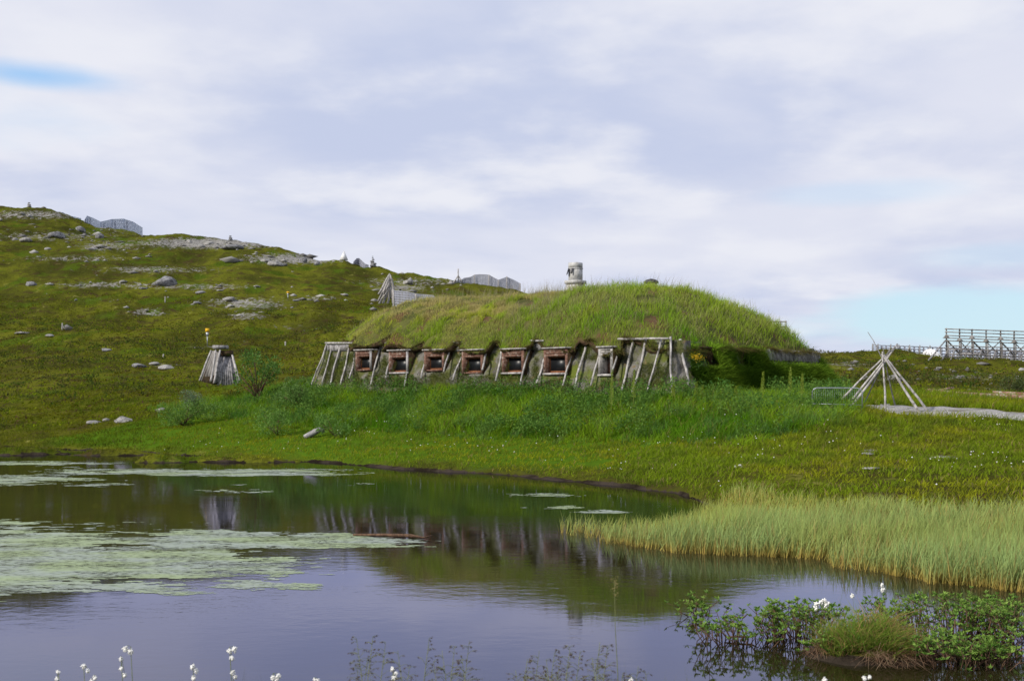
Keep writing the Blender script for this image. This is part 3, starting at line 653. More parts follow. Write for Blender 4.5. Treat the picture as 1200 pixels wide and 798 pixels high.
green = np.clip(ss(.45, .65, e1) * .5 + ss(10, 22, s) * .5, 0, 1); straw = np.clip(ss(.40, .54, e2) * ss(19, 5, s) * ss(402, 358, pyr) * 1.1 + .8 * ss(9, 2, s) * ss(372, 348, pyr) + .35 * ss(.54, .62, e2), 0, 1)
cb = lerpc((.27, .32, .018), (.12, .28, .012), green); cb = cb * (1 - straw[:, None] * .5) + np.array([.32, .22, .13]) * straw[:, None] * .5
ct = lerpc((.50, .56, .07), (.22, .45, .02), green); ct = ct * (1 - straw[:, None] * .65) + np.array([.60, .42, .27]) * straw[:, None] * .65
dry = rng.uniform(0, 1, n) < .12; ct[dry] = (.46, .38, .22); v = rng.uniform(.75, 1.25, (n, 1))
h = rng.uniform(.16, .42, n) * (.8 + .5 * ss(12, 20, s)) * (.6 + .8 * e1) * (.45 + 1.1 * vn(x * 1.4, y * 1.4, 57))
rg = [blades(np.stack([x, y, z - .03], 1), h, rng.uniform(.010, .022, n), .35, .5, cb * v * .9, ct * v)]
# tall seed heads along the crest and the right slope
k_ = rng.choice(n, 3800, replace=False); k_ = k_[(s[k_] > 12) | (t[k_] > 4)]
nk = len(k_); rg.append(blades(np.stack([x[k_], y[k_], z[k_]], 1), rng.uniform(.45, .95, nk), .010, .22, .25, (.20, .22, .08), (.34, .27, .22)))
field('roof_grass', rg, house)['kind'] = 'stuff'
# fringe hanging over the turf edge + plants on the front wall
n = 24000; th = rng.uniform(-np.pi, np.pi, n); e = np.interp(th, eth, er) + .03; s = CS + e * np.cos(th); t = CT + e * np.sin(th)
z = roofz(s - .1 * np.cos(th), t - .1 * np.sin(th)); x = A0[0] + s * av[0] + t * nv[0]; y = A0[1] + s * av[1] + t * nv[1]
out = np.cos(th)[:, None] * A3 + np.sin(th)[:, None] * N3 
k = vn(th * 40, th * 0, 3) > .25
fr = [blades(np.stack([x, y, z - .05], 1)[k], rng.uniform(.08, .22, k.sum()) * (1 + 1.8 * (np.cos(th[k]) > .75)), .022, .4, 1.3, lerpc((.12, .13, .03), (.10, .06, .03), rng.uniform(0, 1, k.sum())), lerpc((.22, .24, .06), (.2, .13, .06), rng.uniform(0, 1, k.sum())), N0=(out * .9 + np.array([0, 0, .25]))[k])]
field('edge_fringe', fr, house)['kind'] = 'stuff'
n = 60000; s = rng.uniform(0, 22.2, n); f = rng.uniform(0, 1, n); t = f * 1.0 - .04
x = A0[0] + s * av[0] + t * nv[0]; y = A0[1] + s * av[1] + t * nv[1]; z = zb(s) + f * 2.3
m1 = fbm(s * .9, f * 2.5, 61, 3); k = (m1 + (.5 - f) * .35) > .50
winmask = np.zeros(n, bool)
for q_, (px, pt, pb_) in enumerate(WIN):
    s0 = s_at(px, .05); s1 = s_at(px + WW[q_] * .86, .05); winmask |= (s > s0 + .15) & (s < s1 + .35) & (z > z_at(px, pb_, .05) - .10)
k &= ~winmask; n = k.sum(); c = lerpc((.07, .13, .02), (.20, .20, .06), rng.uniform(0, 1, n))
field('wall_plants', [blades(np.stack([x, y, z], 1)[k], rng.uniform(.07, .22, n), .016, .7, .8, c * .8, c * 1.2, N0=np.tile([-.5, -.55, .65], (n, 1)))], house)['kind'] = 'stuff'
# heavy dark growth on the right end
n = 110000; t = rng.uniform(1.4, 14.3, n); f = rng.uniform(0, 1, n); z = zb(22) - .5 + f * 2.5; s = 23.45 - 1.15 * (z - zb(22)) / 2.3
# bulging clumps
bul = fbm(t * .7, f * 2.2, 71, 3); s = s + np.clip(bul - .35, 0, 1) * .8 * (1 - f * .6); s = s - .5 * ss(3, 1.5, t)
x = A0[0] + s * av[0] + t * nv[0]; y = A0[1] + s * av[1] + t * nv[1]
hide = np.zeros(n, bool)
for tt_ in (2.6, 5.2): hide |= (np.abs(t - tt_) < .5) & (z > 3.72) & (z < 4.8)
hide |= (t > 7.3) & (z > zt(22) - 1.0) & (t < 12.9)
s = s - .9 * ss(13.0, 14.3, t); z = z - 1.5 * ss(12.6, 14.0, t) * (z - zb(22)) / 2.3
k = ~hide; n = k.sum(); c = lerpc((.07, .14, .012), (.17, .27, .025), ss(.3, .65, bul[k])) * rng.uniform(.5, 1.6, (n, 1)); c = c * (1 + .4 * f[k] ** 2)[:, None] * (.55 + .9 * fbm(t[k] * 1.6, f[k] * 1.2, 73, 3))[:, None]  # colour lightened towards the top to offset the shade on this end
kl = np.flatnonzero(k)[rng.choice(n, 9000, replace=False)]; c2 = lerpc((.06, .13, .015), (.22, .32, .035), rng.uniform(0, 1, 9000) * ss(.3, .6, bul[kl]))
lv_ = leaves(np.stack([x, y, z], 1)[kl] + A3 * rng.uniform(0, .2, (9000, 1)) + (0, 0, .05), rng.normal(0, .6, (9000, 3)) + (.5, -.4, .5), rng.uniform(.08, .2, 9000), .06, c2)
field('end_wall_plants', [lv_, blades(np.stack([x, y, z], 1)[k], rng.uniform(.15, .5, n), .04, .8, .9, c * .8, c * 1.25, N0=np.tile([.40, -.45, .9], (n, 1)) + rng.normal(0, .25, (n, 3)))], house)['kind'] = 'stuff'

# ------------------------------------------------------------------ small plank hut on the left
hb = G(258, 449); hY = 71.0; hb = np.array([(258 - 600) / F * hY, hY, Tz((258 - 600) / F * hY, hY)])
hut = thing('plank_hut', 'small grey hut of leaning planks on the slope left of the turf house', 'hut', hb)
def hp(px, py, dy=0): return P(px, py, hY + dy)
# slanted plank face (right), fans out at the bottom
m_ = MB()
for k in range(10):
    f0, f1 = k / 10, (k + .86) / 10; T0 = 258 + 14 * f0, 258 + 14 * f1; B0 = 251 + 30 * f0, 251 + 30 * f1; tp = 416 + random.uniform(-1, 1); bt = 449 + random.uniform(-1, 2.5); dy0 = -1.1 + .5 * f0
    a, b, c, d = hp(B0[0], bt, dy0), hp(B0[1], bt, dy0), hp(T0[1], tp, .1 + .3 * f0), hp(T0[0], tp, .1 + .3 * f0); th_ = np.array([.02, .06, 0])
    m_.hexa([a, b, b + th_, a + th_, d, c, c + th_, d + th_])
m_.build('plank_front', M['wood'], hut)
m_ = MB(); m_.hexa([hp(236, 447, .6), hp(251, 451, -.6), hp(280, 446, -.2), hp(270, 438, 2.0), hp(250, 411, .6), hp(259, 413, .35), hp(271, 413, .6), hp(266, 411, 1.5)]); m_.build('inner_wall', M['dirt_and_shade'], hut)
m_ = MB()
for k in range(5):
    f0, f1 = k / 5, (k + .9) / 5
    a, b, c, d = hp(235 + 15 * f0, 446 + 4 * f0, .8 - 1.2 * f0), hp(235 + 15 * f1, 446 + 4 * f1, .8 - 1.2 * f1), hp(249 + 8 * f1, 411, .5 - .2 * f1), hp(249 + 8 * f0, 411, .5 - .2 * f0); th_ = np.array([.04, .05, 0])
    m_.hexa([a, b, b + th_, a + th_, d, c, c + th_, d + th_])
m_.build('plank_side', M['wooddark'], hut)
m_ = MB(); a, b, c, d = hp(281, 446, -.6), hp(281, 444, 1.6), hp(271, 414, 1.4), hp(272, 414, .4); th_ = np.array([-.05, .02, 0]); m_.hexa([a, b, b + th_, a + th_, d, c, c + th_, d + th_]); m_.build('plank_side', M['wooddark'], hut)
for (a, b, c, d) in ((247.5, 411, 234, 446), (253, 410, 247, 447), (258, 410, 251, 449), (272, 416, 281, 446)): MB().pole(hp(c, d, -1.15), hp(a, b, -.05), .07, .8, .02).build('corner_pole', M['woodpale'], hut)
m_ = MB(); c_ = (hp(250, 407, .2) + hp(267, 407, .6)) / 2; m_.obox(c_, (.44, .1, 0), (-.1, .5, 0), (0, 0, .10)); m_.build('top_board', M['wood'], hut)
m_ = MB(); m_.obox(hp(265, 414, .35), (.36, .05, 0), (0, .3, 0), (0, 0, .16)); m_.build('turf_cap', M['dirt_and_shade'], hut)

# ------------------------------------------------------------------ lavvu pole frame
LV = 47.0; lb = np.array([(1040 - 600) / F * LV, LV, Tz((1040 - 600) / F * LV, LV)])
lav = thing('pole_tent_frame', 'bare cone of pale poles for a tent standing beside the gravel path', 'tent frame', lb)
kx = (1033.5, 419)
LP = [((1060, 401), (1039.5, 417), (992, 471), -.6, .055), ((1057, 402), (1037, 418), (998, 467), .3, .05), ((1046, 404), (1035, 417), (987, 462), .9, .05), ((1030, 408), (1034.5, 420), (1037.5, 475), -1.0, .045), ((1034, 410), (1037, 418), (1081, 479), -1.0, .06), ((1036, 411), (1040, 419), (1091, 479), -.5, .055),
      ((1043, 400), (1036, 420), (1010, 472), 1.3, .03), ((1030, 402), (1038, 420), (1050, 471), 1.5, .03), ((1018, 388), (1033, 412), (1012, 462), 1.0, .022)]
for k, (tp, md, bt, dy, r) in enumerate(LP):
    Yb = LV + dy; g = P(bt[0], bt[1], Yb); gz = Tz(g[0], g[1]); g[2] = min(g[2], gz + .4) if bt[1] < 470 else gz
    mid = P(md[0], md[1] + 2, LV + dy * .12); tpp = mid + (mid - g) * (math.hypot(tp[0] - md[0], tp[1] - md[1]) / math.hypot(md[0] - bt[0], md[1] - bt[1])) * .72
    if k == 8: g = P(1036, 420, LV); tpp = P(1017, 389, LV + .3)
    g2 = g.copy(); g2[2] -= .1
    MB().pole(g2, tpp, r, .6, .04, 8).build('pole', M['woodpale'] if r > .04 else M['wood'], lav, True)
for k in range(7):   # hearth stones
    pass
def rockmesh(m, c, r, seed, flat=.7, sub=2, el=1.0, yaw=0.):
    rs_ = random.Random(seed); import bmesh as _b
    bm = _b.new(); _b.ops.create_icosphere(bm, subdivisions=sub, radius=1)
    ax = [Vector((rs_.uniform(-1, 1), rs_.uniform(-1, 1), rs_.uniform(-.3, 1))).normalized() for _ in range(7)]; dd = [rs_.uniform(.55, .88) for _ in ax]
    vs = []
    for v in bm.verts:
        p = v.co.copy()
        for a_, d_ in zip(ax, dd):
            k = p.dot(a_)
            if k > d_: p -= a_ * (k - d_)
        p *= 1 + rs_.uniform(-.03, .03)
        x_ = p.x * r * el; y_ = p.y * r; vs.append((c[0] + x_ * math.cos(yaw) - y_ * math.sin(yaw), c[1] + x_ * math.sin(yaw) + y_ * math.cos(yaw), c[2] + p.z * r * flat))
    fs = [tuple(v.index for v in f.verts) for f in bm.faces]; bm.free(); m.add(vs, fs)
# objects standing round it
hearth = lambda i, px, py, r, lab: tag((lambda m: (rockmesh(m, G(px, py), r, 500 + i, .8), m.build('hearth_stone', M['rockpale'], origin=G(px, py)))[1])(MB()), lab, 'stone', 'stones under the pole frame')
hearth(0, 1028, 474, .17, 'larger buff stone on the ground under the pole tent frame, left of its front pole')
hearth(1, 1034, 475.5, .11, 'small buff stone at the foot of the front pole of the tent frame')
hearth(2, 1041, 475, .10, 'small stone just right of the front pole of the tent frame')
# metal barrier
br = thing('metal_barrier', 'grey tubular metal barrier between the turf house and the pole frame', 'barrier', P(982, 478, 45.5))
YB = 45.2
m_ = MB(); m_.tube([P(952, 476, YB), P(952, 459, YB), P(953.5, 455.8, YB), P(957, 454.6, YB), P(980, 454.6, YB), P(1004, 454.8, YB), P(1008, 456, YB), P(1010.5, 460, YB), P(1010.5, 478, YB)], .022, 8); m_.build('frame', M['metal'], br, True)
m_ = MB()
m_.tube([P(952.4, 473, YB), P(1010, 474.5, YB)], .012, 5)
for k in range(22): m_.tube([P(954.5 + k * 2.6, 455, YB), P(954.5 + k * 2.6, 474, YB)], .0025, 4)
m_.build('bars', M['metal'], br)
# lumber beyond the path
def log(name, lab, cat, a, b, r, m, grp=None, n=8, box=False):
    a = G(*a) + np.array([0, 0, r * .8]); b = G(*b) + np.array([0, 0, r * .8]); o = MB()
    if box:
        d = (b - a) / 2; p = np.array([-d[1], d[0], 0]); p /= np.linalg.norm(p); o.obox((a + b) / 2, d, p * r * 2.2, (0, 0, r))
    else: o.pole(a, b, r, .85, .04, 9, n)
    return tag(o.build(name, m, origin=a), lab, cat, grp)
log('log', 'pale bare log lying left of the stack of reddish boards', 'log', (1093, 461.5), (1117, 457), .10, M['brick'])
log('board', 'reddish brown plank lying flat below the pale bare log', 'board', (1088, 459.5), (1112, 462.5), .10, M['brick'], box=True)
st = thing('lumber_stack', 'long low stack of reddish weathered lumber beyond the gravel path', 'lumber', G(1160, 467))
for k, (a, b) in enumerate((((1122, 463.8), (1165, 467)), ((1128, 465.2), (1200, 470)), ((1165, 466), (1260, 472)), ((1150, 467.8), (1240, 474)))):
    pa, pb = G(*a), G(*b); pa[2] = Tz(pa[0], pa[1]) + .10 + .03 * k; pb[2] = Tz(pb[0], pb[1]) + .14 + .03 * k; d = (pb - pa) / 2; p = np.array([-d[1], d[0], 0]); p /= np.linalg.norm(p)
    MB().obox((pa + pb) / 2 + np.array([0, 0, .06 * (k == 2)]), d, p * .14, (0, 0, .09)).build('plank', M['brick'], st)
st2 = G(1118, 465.5); m_ = MB(); rockmesh(m_, st2, .32, 61, .45, el=2.2); tag(m_.build('flat_stone', M['rockpale'], origin=st2), 'pale flat stone at the left end of the lumber stack', 'stone')

# ------------------------------------------------------------------ boulders
BO = [(193, 334, 14, 9, 'large grey boulder alone on the open hillside, widest of the boulders', 0), (36.5, 335, 6, 4.5, 'grey block shaped boulder low on the far left hillside', 0), (31, 283, 7, 4, 'pale boulder under the crest at the far left', 1), (18, 282, 4, 3, 'small pale boulder just left of the pale boulder under the crest', 1),
      (109, 293, 6, 3, 'whitish boulder on grass below the rocky shoulder', 1), (56, 293, 3.5, 2.5, 'small whitish stone left of the whitish boulder below the rocky shoulder', 1), (95, 271, 6, 5, 'dark boulder standing on the crest of the rocky shoulder', 0), (67, 278, 9, 5, 'broken purplish grey boulder in the middle of the rocky shoulder', 0),
      (117, 279, 5, 4, 'dark boulder at the right end of the rocky shoulder', 0), (272, 292, 12, 4.5, 'dark flat boulder on the pale ridge in the upper hill', 0), (323, 311, 9, 5, 'grey boulder below the ridge line left of the upright rocks', 1), (311, 307, 6, 3.5, 'smaller grey boulder touching the left of the ridge boulder', 1),
      (355, 307, 4.5, 5.5, 'upright brown rock on the skyline right of the pale ridge', 0), (372, 310, 4, 4, 'dark squat rock beside the upright skyline rock', 0), (269, 352, 7, 3.5, 'pale greenish boulder in the middle of the hillside rocks', 1), (236, 344, 6, 3, 'low dark boulder left of the pale greenish boulder', 0), (231, 356, 5, 2.5, 'low dark stone below the low dark boulder', 0),
      (125, 411, 6, 3, 'dark low stone alone in the lower meadow far left', 0), (163, 430, 8, 4, 'grey stone in the rock cluster left of the plank hut', 0), (196, 432, 9, 4, 'pale broad stone in the rock cluster left of the plank hut', 1), (180, 427, 6, 3, 'middle stone of the rock cluster left of the plank hut', 1), (28, 391, 9, 2.2, 'long flat whitish slab lying in the grass far left', 1), (59, 394, 5, 2, 'small flat whitish slab right of the long slab far left', 1),
      (477, 332, 6, 4, 'pale boulder on the slope between the two netted racks', 1), (439, 353, 4, 2.5, 'pale stone just left of the foot of the pole rack', 1), (110, 496, 8, 3.2, 'flat pale rock at the meadow edge near the left shore', 1), (146, 494, 10, 6, 'pointed pinkish grey rock near the left shore', 1), (124, 493, 4, 3, 'small rock between the flat rock and the pointed rock', 1),
      (188, 481, 6, 3, 'pale stone behind the bushes near the left shore', 1), (167, 339, 5, 2.5, 'grey stone in the stony belt left of the large boulder', 0), (144, 331, 4.5, 2.5, 'pale stone in the stony belt above the left slope', 1), (301, 336, 4, 1.6, 'pale flat stone right of the large grey boulder, upper', 1), (258, 341, 4, 1.6, 'pale flat stone right of the large grey boulder, lower', 1), (403, 346, 5, 2, 'pale flat stone on the slope left of the pole rack', 1),
      (348, 353, 5, 2, 'dark flat stone below the farther yellow topped post', 0), (1103, 537, 12, 2.5, 'broad grey rock flush with the grass below the gravel path', 1), (1022, 549, 11, 1.6, 'thin pale slab in the right hand meadow', 1), (1018, 532, 8, 2, 'pale flat rock in the right hand meadow above the thin slab', 1), (1100, 432, 4, 1.8, 'white stone on the heath left of the tall rack', 1), (1114, 434, 3, 1.5, 'white stone on the heath just right of the other white stone', 1), (1199, 434, 5, 3, 'pale stone under the tall rack at the right edge', 1)]
for k, (px, py, hwp, hhp, lab, pale) in enumerate(BO):
    g = G(px, py); r = hhp / F * g[1]; w_ = hwp / F * g[1]; m_ = MB()
    rockmesh(m_, (g[0], g[1], g[2] + r * .22), w_ / .85, 100 + k, r / w_ * .78, 3 if hwp > 5 else 2)
    tag(m_.build('boulder' if hwp > 5 else 'stone', M['rockpale'] if pale else M['rock'], origin=g), lab, 'boulder' if hwp > 5 else 'stone', 'boulders and stones on the slopes')
# scree: countless small stones
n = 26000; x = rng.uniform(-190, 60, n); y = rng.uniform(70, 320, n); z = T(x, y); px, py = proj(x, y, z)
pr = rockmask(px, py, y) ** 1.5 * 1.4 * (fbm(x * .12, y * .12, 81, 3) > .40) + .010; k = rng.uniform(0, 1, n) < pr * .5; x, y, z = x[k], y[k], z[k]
n2 = 4000; x2 = rng.uniform(14, 55, n2); y2 = rng.uniform(58, 125, n2); z2 = T(x2, y2); px2, py2 = proj(x2, y2, z2); k = rng.uniform(0, 1, n2) < rockmask(px2, py2, y2) * .22 + .01
x = np.concatenate([x, x2[k]]); y = np.concatenate([y, y2[k]]); z = np.concatenate([z, z2[k]]); n = len(x)
ico = np.array([[0, 0, 1], [.9, 0, .3], [.28, .85, .35], [-.72, .52, .3], [-.72, -.52, .35], [.28, -.85, .3], [0, 0, -.6]])
icf = np.array([[0, 1, 2], [0, 2, 3], [0, 3, 4], [0, 4, 5], [0, 5, 1], [6, 2, 1], [6, 3, 2], [6, 4, 3], [6, 5, 4], [6, 1, 5]])
sz = rng.lognormal(-1.3, .5, n) * np.clip(y / 150, .5, 1.4); yaw = rng.uniform(0, 6.28, n)
B = ico[None] * (sz[:, None, None] * np.stack([rng.uniform(.8, 2.0, n), rng.uniform(.6, 1.2, n), rng.uniform(.35, .8, n)], 1)[:, None, :]) * (1 + rng.uniform(-.2, .2, (n, 7, 1)))
ca, sa = np.cos(yaw)[:, None], np.sin(yaw)[:, None]; BX = B[..., 0] * ca - B[..., 1] * sa; BY = B[..., 0] * sa + B[..., 1] * ca
Vs = np.stack([BX + x[:, None], BY + y[:, None], B[..., 2] + z[:, None]], -1).reshape(-1, 3)
fi = (np.arange(n)[:, None, None] * 7 + icf[None]).ravel()
sh_ = (rng.uniform(.13, .42, n) * np.where(x > 12, .55, 1))[:, None]; cc = np.repeat(sh_ * np.array([[1, .98, .95]]), 7, 0)
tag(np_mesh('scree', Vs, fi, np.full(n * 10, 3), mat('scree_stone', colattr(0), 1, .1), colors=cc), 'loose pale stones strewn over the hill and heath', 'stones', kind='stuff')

# ------------------------------------------------------------------ fish racks and far structures
def aframe(m, c, h, wx, wy, r, n=3, dx=0.0): pass
# open pole rack with fanned poles, left of the roof
RY = 165.0; g0 = P(446, 358, RY)
rk_ = thing('pole_rack', 'pale pointed rack of leaning poles with netted side, on the slope behind the house', 'rack', g0, 'fish drying racks')
fan_ = [((457, 321), (443.5, 343)), ((456, 325), (443, 351)), ((456.5, 331), (443, 358)), ((458, 334), (447, 359)), ((459, 336), (452, 360)), ((457, 322), (462, 342)), ((460, 338), (460, 360)), ((455, 328), (449, 345)), ((463, 341), (466, 360)), ((457, 323), (447, 343)), ((457, 325), (451, 352)), ((457, 324), (454, 346)), ((457, 323), (458, 348)), ((458, 327), (455, 360)), ((457, 326), (449, 357))]
for k, (a, b) in enumerate(fan_): MB().pole(P(b[0], b[1] + 2, RY - 1 + .5 * k), P(a[0], a[1], RY + .2 * k), .17, .7, .1, 5, 5).build('pole', M['woodpale'], rk_)
def net(name, toppts, botpts, parent, m, thick=.12, nu=2.0, rows=7, cover=.55):
    """netting: crossing strips hung between an upper and a lower line"""
    tp = np.array(toppts); bt = np.array(botpts); mb = MB(); k = len(tp); u = np.linspace(0, k - 1, max(6, int(np.linalg.norm(tp[-1] - tp[0]) * nu)))
    ti = np.stack([np.interp(u, range(k), tp[:, c]) for c in range(3)], 1); bi = np.stack([np.interp(u, range(k), bt[:, c]) for c in range(3)], 1)
    for q in range(len(u) - 1 if cover < .99 else 0):
        a = ti[q]; b = ti[q] * (1 - cover) + ti[q + 1] * cover; c = bi[q] * (1 - cover) + bi[q + 1] * cover; d = bi[q]; e = np.array([0, thick, 0]); mb.hexa([d, c, c + e, d + e, a, b, b + e, a + e])
    for r in range(rows):
        f0 = r / rows; f1 = f0 + cover / rows; o = np.array([0, -.03, 0])
        for q in range(len(u) - 1):
            A_, B_ = ti[q], ti[q + 1]; Cc, Dd = bi[q], bi[q + 1]; e = np.array([0, thick, 0])
            p = [A_ * (1 - f1) + Cc * f1 + o, B_ * (1 - f1) + Dd * f1 + o, B_ * (1 - f0) + Dd * f0 + o, A_ * (1 - f0) + Cc * f0 + o]; mb.hexa([p[0], p[1], p[1] + e, p[0] + e, p[3], p[2], p[2] + e, p[3] + e])
    return mb.build(name, m, parent)
net('netting', [P(460, 340, RY), P(475, 341.5, RY - 4), P(490, 344.5, RY - 8), P(508, 346, RY - 12)], [P(460, 360, RY - 3), P(475, 361, RY - 7), P(490, 360, RY - 11), P(520, 358, RY - 15)], rk_, M['net'], cover=.6)
for a, b in (((487, 344), (490, 360)), ((461, 339), (462, 361))): MB().pole(P(*b, RY - 9), P(*a, RY - 9), .14, .9, .02, 4, 5).build('post', M['woodpale'], rk_)
# netted racks behind the roof
Y2 = 205.0
rk2 = thing('netted_rack', 'long grey netted rack with a triangular pole end, behind the turf roof', 'rack', P(560, 348, Y2), 'fish drying racks')
net('netting', [P(526, 330, Y2), P(540, 327.5, Y2), P(552, 325.5, Y2)], [P(530, 345, Y2), P(545, 347, Y2), P(556, 347, Y2)], rk2, M['net'], nu=5, rows=16, cover=.58)
for a, b in (((528, 329), (520, 344)), ((528, 329), (537, 343)), ((529, 330), (530, 344)), ((534, 329), (527, 344)), ((537, 315), (537, 327)), ((537, 323), (531, 331)), ((537, 323), (542, 330))): MB().pole(P(b[0], b[1] + 1, Y2 - .5), P(*a, Y2 - .3), .12, .8, .02, 4, 5).build('pole', M['woodpale'], rk2)
rk3 = thing('netted_rack', 'blue grey netted rack with humped top, right of the triangular ended rack', 'rack', P(580, 348, Y2 + 14), 'fish drying racks')
Y3 = Y2 + 14
net('netting', [P(543, 326, Y3), P(552, 324.5, Y3), P(556, 322, Y3), P(563, 321.5, Y3), P(573, 322, Y3), P(580, 326, Y3), P(584, 328, Y3), P(590, 326, Y3), P(594, 324.5, Y3), P(602, 328, Y3), P(609.5, 332, Y3)], [P(546 + 6.4 * k, 345, Y3) for k in range(11)], rk3, M['net'], nu=5, rows=16, cover=.55)
for px, tp in ((556, 322), (573, 322), (584, 328), (594, 324), (609.5, 332)): MB().pole(P(px, 345, Y3 - .3), P(px, tp, Y3 - .3), .12, .8, .02, 4, 5).build('post', M['woodpale'], rk3)
# nets on the far left crest
Y4 = 335.0
rk4 = thing('netted_rack', 'hazy blue grey netted rack on the left skyline, left one with a flat top', 'rack', P(80, 262, Y4), 'fish drying racks')
net('netting', [P(62, 251, Y4), P(66, 248.8, Y4), P(74, 249, Y4), P(78, 252, Y4), P(95, 256, Y4)], [P(62, 262, Y4), P(68, 264, Y4), P(76, 266, Y4), P(82, 268, Y4), P(95, 270, Y4)], rk4, M['netblue'], nu=3, rows=12, cover=.58)
for px in (66, 78, 94): MB().pole(P(px, 268, Y4 - .5), P(px, 249.5 + (px - 66) * .22, Y4 - .5), .16, .8, .02, 4, 5).build('post', M['netblue'], rk4)
rk5 = thing('netted_rack', 'hazy blue grey netted rack on the left skyline, right one with a long hump', 'rack', P(135, 270, Y4), 'fish drying racks')
net('netting', [P(99, 258, Y4), P(102, 253, Y4), P(109, 255.5, Y4), P(118, 260, Y4), P(125, 258.5, Y4), P(131, 257, Y4), P(145, 256.5, Y4), P(156, 260, Y4), P(167, 267, Y4)], [P(99 + 8.5 * k, 268 + k * 1.5, Y4) for k in range(9)], rk5, M['netblue'], nu=3, rows=12, cover=.58)
for px, tp in ((102, 253), (118, 260), (131, 257), (145, 256.5)): MB().pole(P(px, 275, Y4 - .5), P(px, tp, Y4 - .5), .16, .8, .02, 4, 5).build('post', M['netblue'], rk5)
# things on the skyline track
Y5 = 232.0
m_ = MB(); b0 = SKY(403); hw_, h_ = .75, 1.75; m_.add([b0 + (-hw_, -.6, 0), b0 + (hw_, -.6, 0), b0 + (hw_, .6, 0), b0 + (-hw_, .6, 0), b0 + (-.05, 0, h_), b0 + (.1, 0, h_)], [(0, 1, 5, 4), (1, 2, 5), (2, 3, 4, 5), (3, 0, 4), (3, 2, 1, 0)])
tag(m_.build('white_tent', M['white'], origin=b0), 'tiny pointed white tent on the skyline beside the track', 'tent')
rk6 = thing('netted_rack', 'small grey netted rack on the skyline between the white tent and the cairn', 'rack', SKY(422), 'fish drying racks')
_q = [SKY(p_) for p_ in (414, 418, 421, 428, 432)]
net('netting', [q_ + np.array([0, 0, h_]) for q_, h_ in zip(_q, (.3, 1.2, 1.35, .7, .4))], [q_ - np.array([0, 0, .4]) for q_ in _q], rk6, M['net'], nu=2, rows=4, cover=.7)
ca_ = thing('cairn', 'small dark stone cairn with a pointed top on the skyline by the track', 'cairn', SKY(437))
m_ = MB()
cg = SKY(437)
for k, (dz, r) in enumerate(((0, .75), (.35, .62), (.75, .45), (1.1, .3), (1.4, .2), (1.65, .13))): rockmesh(m_, cg + np.array([random.uniform(-.08, .08), 0, dz + .2]), r, 900 + k, .5)
m_.build('stones', M['rock'], ca_)
for px, py, r, lab in ((34, 243.5, .7, 'tiny reddish cairn on the crest at the far left'), (270, 280, .6, 'tiny dark cairn on the ridge above the dark flat boulder')):
    m_ = MB(); g = SKY(px)
    for k in range(3): rockmesh(m_, g + np.array([0, 0, k * r * .7]), r * (1 - k * .28), 950 + k, .6)
    tag(m_.build('cairn', M['rockpale'] if px < 100 else M['rock'], origin=g), lab, 'cairn')
# big drying rack on the right
Y6 = 128.0
big = thing('drying_rack', 'tall open wooden drying rack with many rails and cross braces on the right skyline', 'rack', P(1190, 432, Y6), 'fish drying racks')
def rackpt(px, py, row): return P(px, py, Y6 + row)
pxs = [1109, 1124.5, 1139, 1155.5, 1172.5, 1188.5, 1205, 1222, 1239, 1256, 1273, 1290]
def topy(px, base_=384.5): return base_ + (px - 1109) * .034
def boty(px): return 426 + (px - 1109) * .055
for px in pxs: MB().pole(rackpt(px, boty(px) + 4, 0), rackpt(px, topy(px), 0), .085, .9, .02, 5, 6).build('post', M['wooddark'], big)
for px in pxs[::1]: MB().pole(rackpt(px + 2, boty(px) + 2, 5), rackpt(px + 2, topy(px) + 14, 5), .075, .9, .02, 5, 6).build('post', M['wooddark'], big)
for k, dy in enumerate((1, 4.6, 8.6, 11.6, 14.8, 20.5, 24.5, 30, 33, 37)):
    MB().pole(rackpt(1107.5, topy(1109) + dy, -.15), rackpt(1293, topy(1293) + dy, -.15), .06, 1, .03, 12, 5).build('rail', M['wooddark'], big)
for k in range(len(pxs) - 1):
    a, b = pxs[k], pxs[k + 1]
    if k % 2 == 0: q0, q1 = (a, topy(a) + 13), (b + 2, topy(b) + 31)
    else: q0, q1 = (b, topy(b) + 13), (a - 2, topy(a) + 31)
    MB().pole(rackpt(*q0, .2), rackpt(*q1, 2.2), .055, 1, .02, 4, 5).build('brace', M['wooddark'], big)
    MB().pole(rackpt(a, topy(a) + 14, .3), rackpt(b, topy(b) + 30, 2.5), .05, 1, .02, 4, 5).build('brace', M['wooddark'], big)
    MB().pole(rackpt(b - 4, topy(b) + 22, -.3), rackpt(a + 2, boty(a) + 2, -2.5), .055, 1, .02, 4, 5).build('brace', M['wooddark'], big)
for k, px in enumerate(pxs):
    m_ = MB(); c_ = rackpt(px, topy(px) + (13.5 if k % 2 else 10.5), -.1); m_.add([c_ + (-.38, -.1, -.12), c_ + (.38, -.1, -.12), c_ + (.0, -.1, .25), c_ + (-.38, .1, -.12), c_ + (.38, .1, -.12), c_ + (.0, .1, .25)], [(0, 1, 2), (5, 4, 3), (0, 3, 4, 1), (1, 4, 5, 2), (2, 5, 3, 0)]); m_.build('joint_bundle', M['wooddark'], big)
for (a, b) in (((1108, 399), (1084, 426)), ((1108, 416), (1099, 427)), ((1137, 417), (1126, 428))): MB().pole(rackpt(b[0], b[1] + 1, -3), rackpt(*a, -.1), .09, .9, .02, 5, 6).build('strut', M['wood'], big)
MB().obox(rackpt(1140, 415, .3), (1.3, 0, -.03), (0, .3, 0), (0, 0, .14)).build('plank_panel', M['wood'], big)
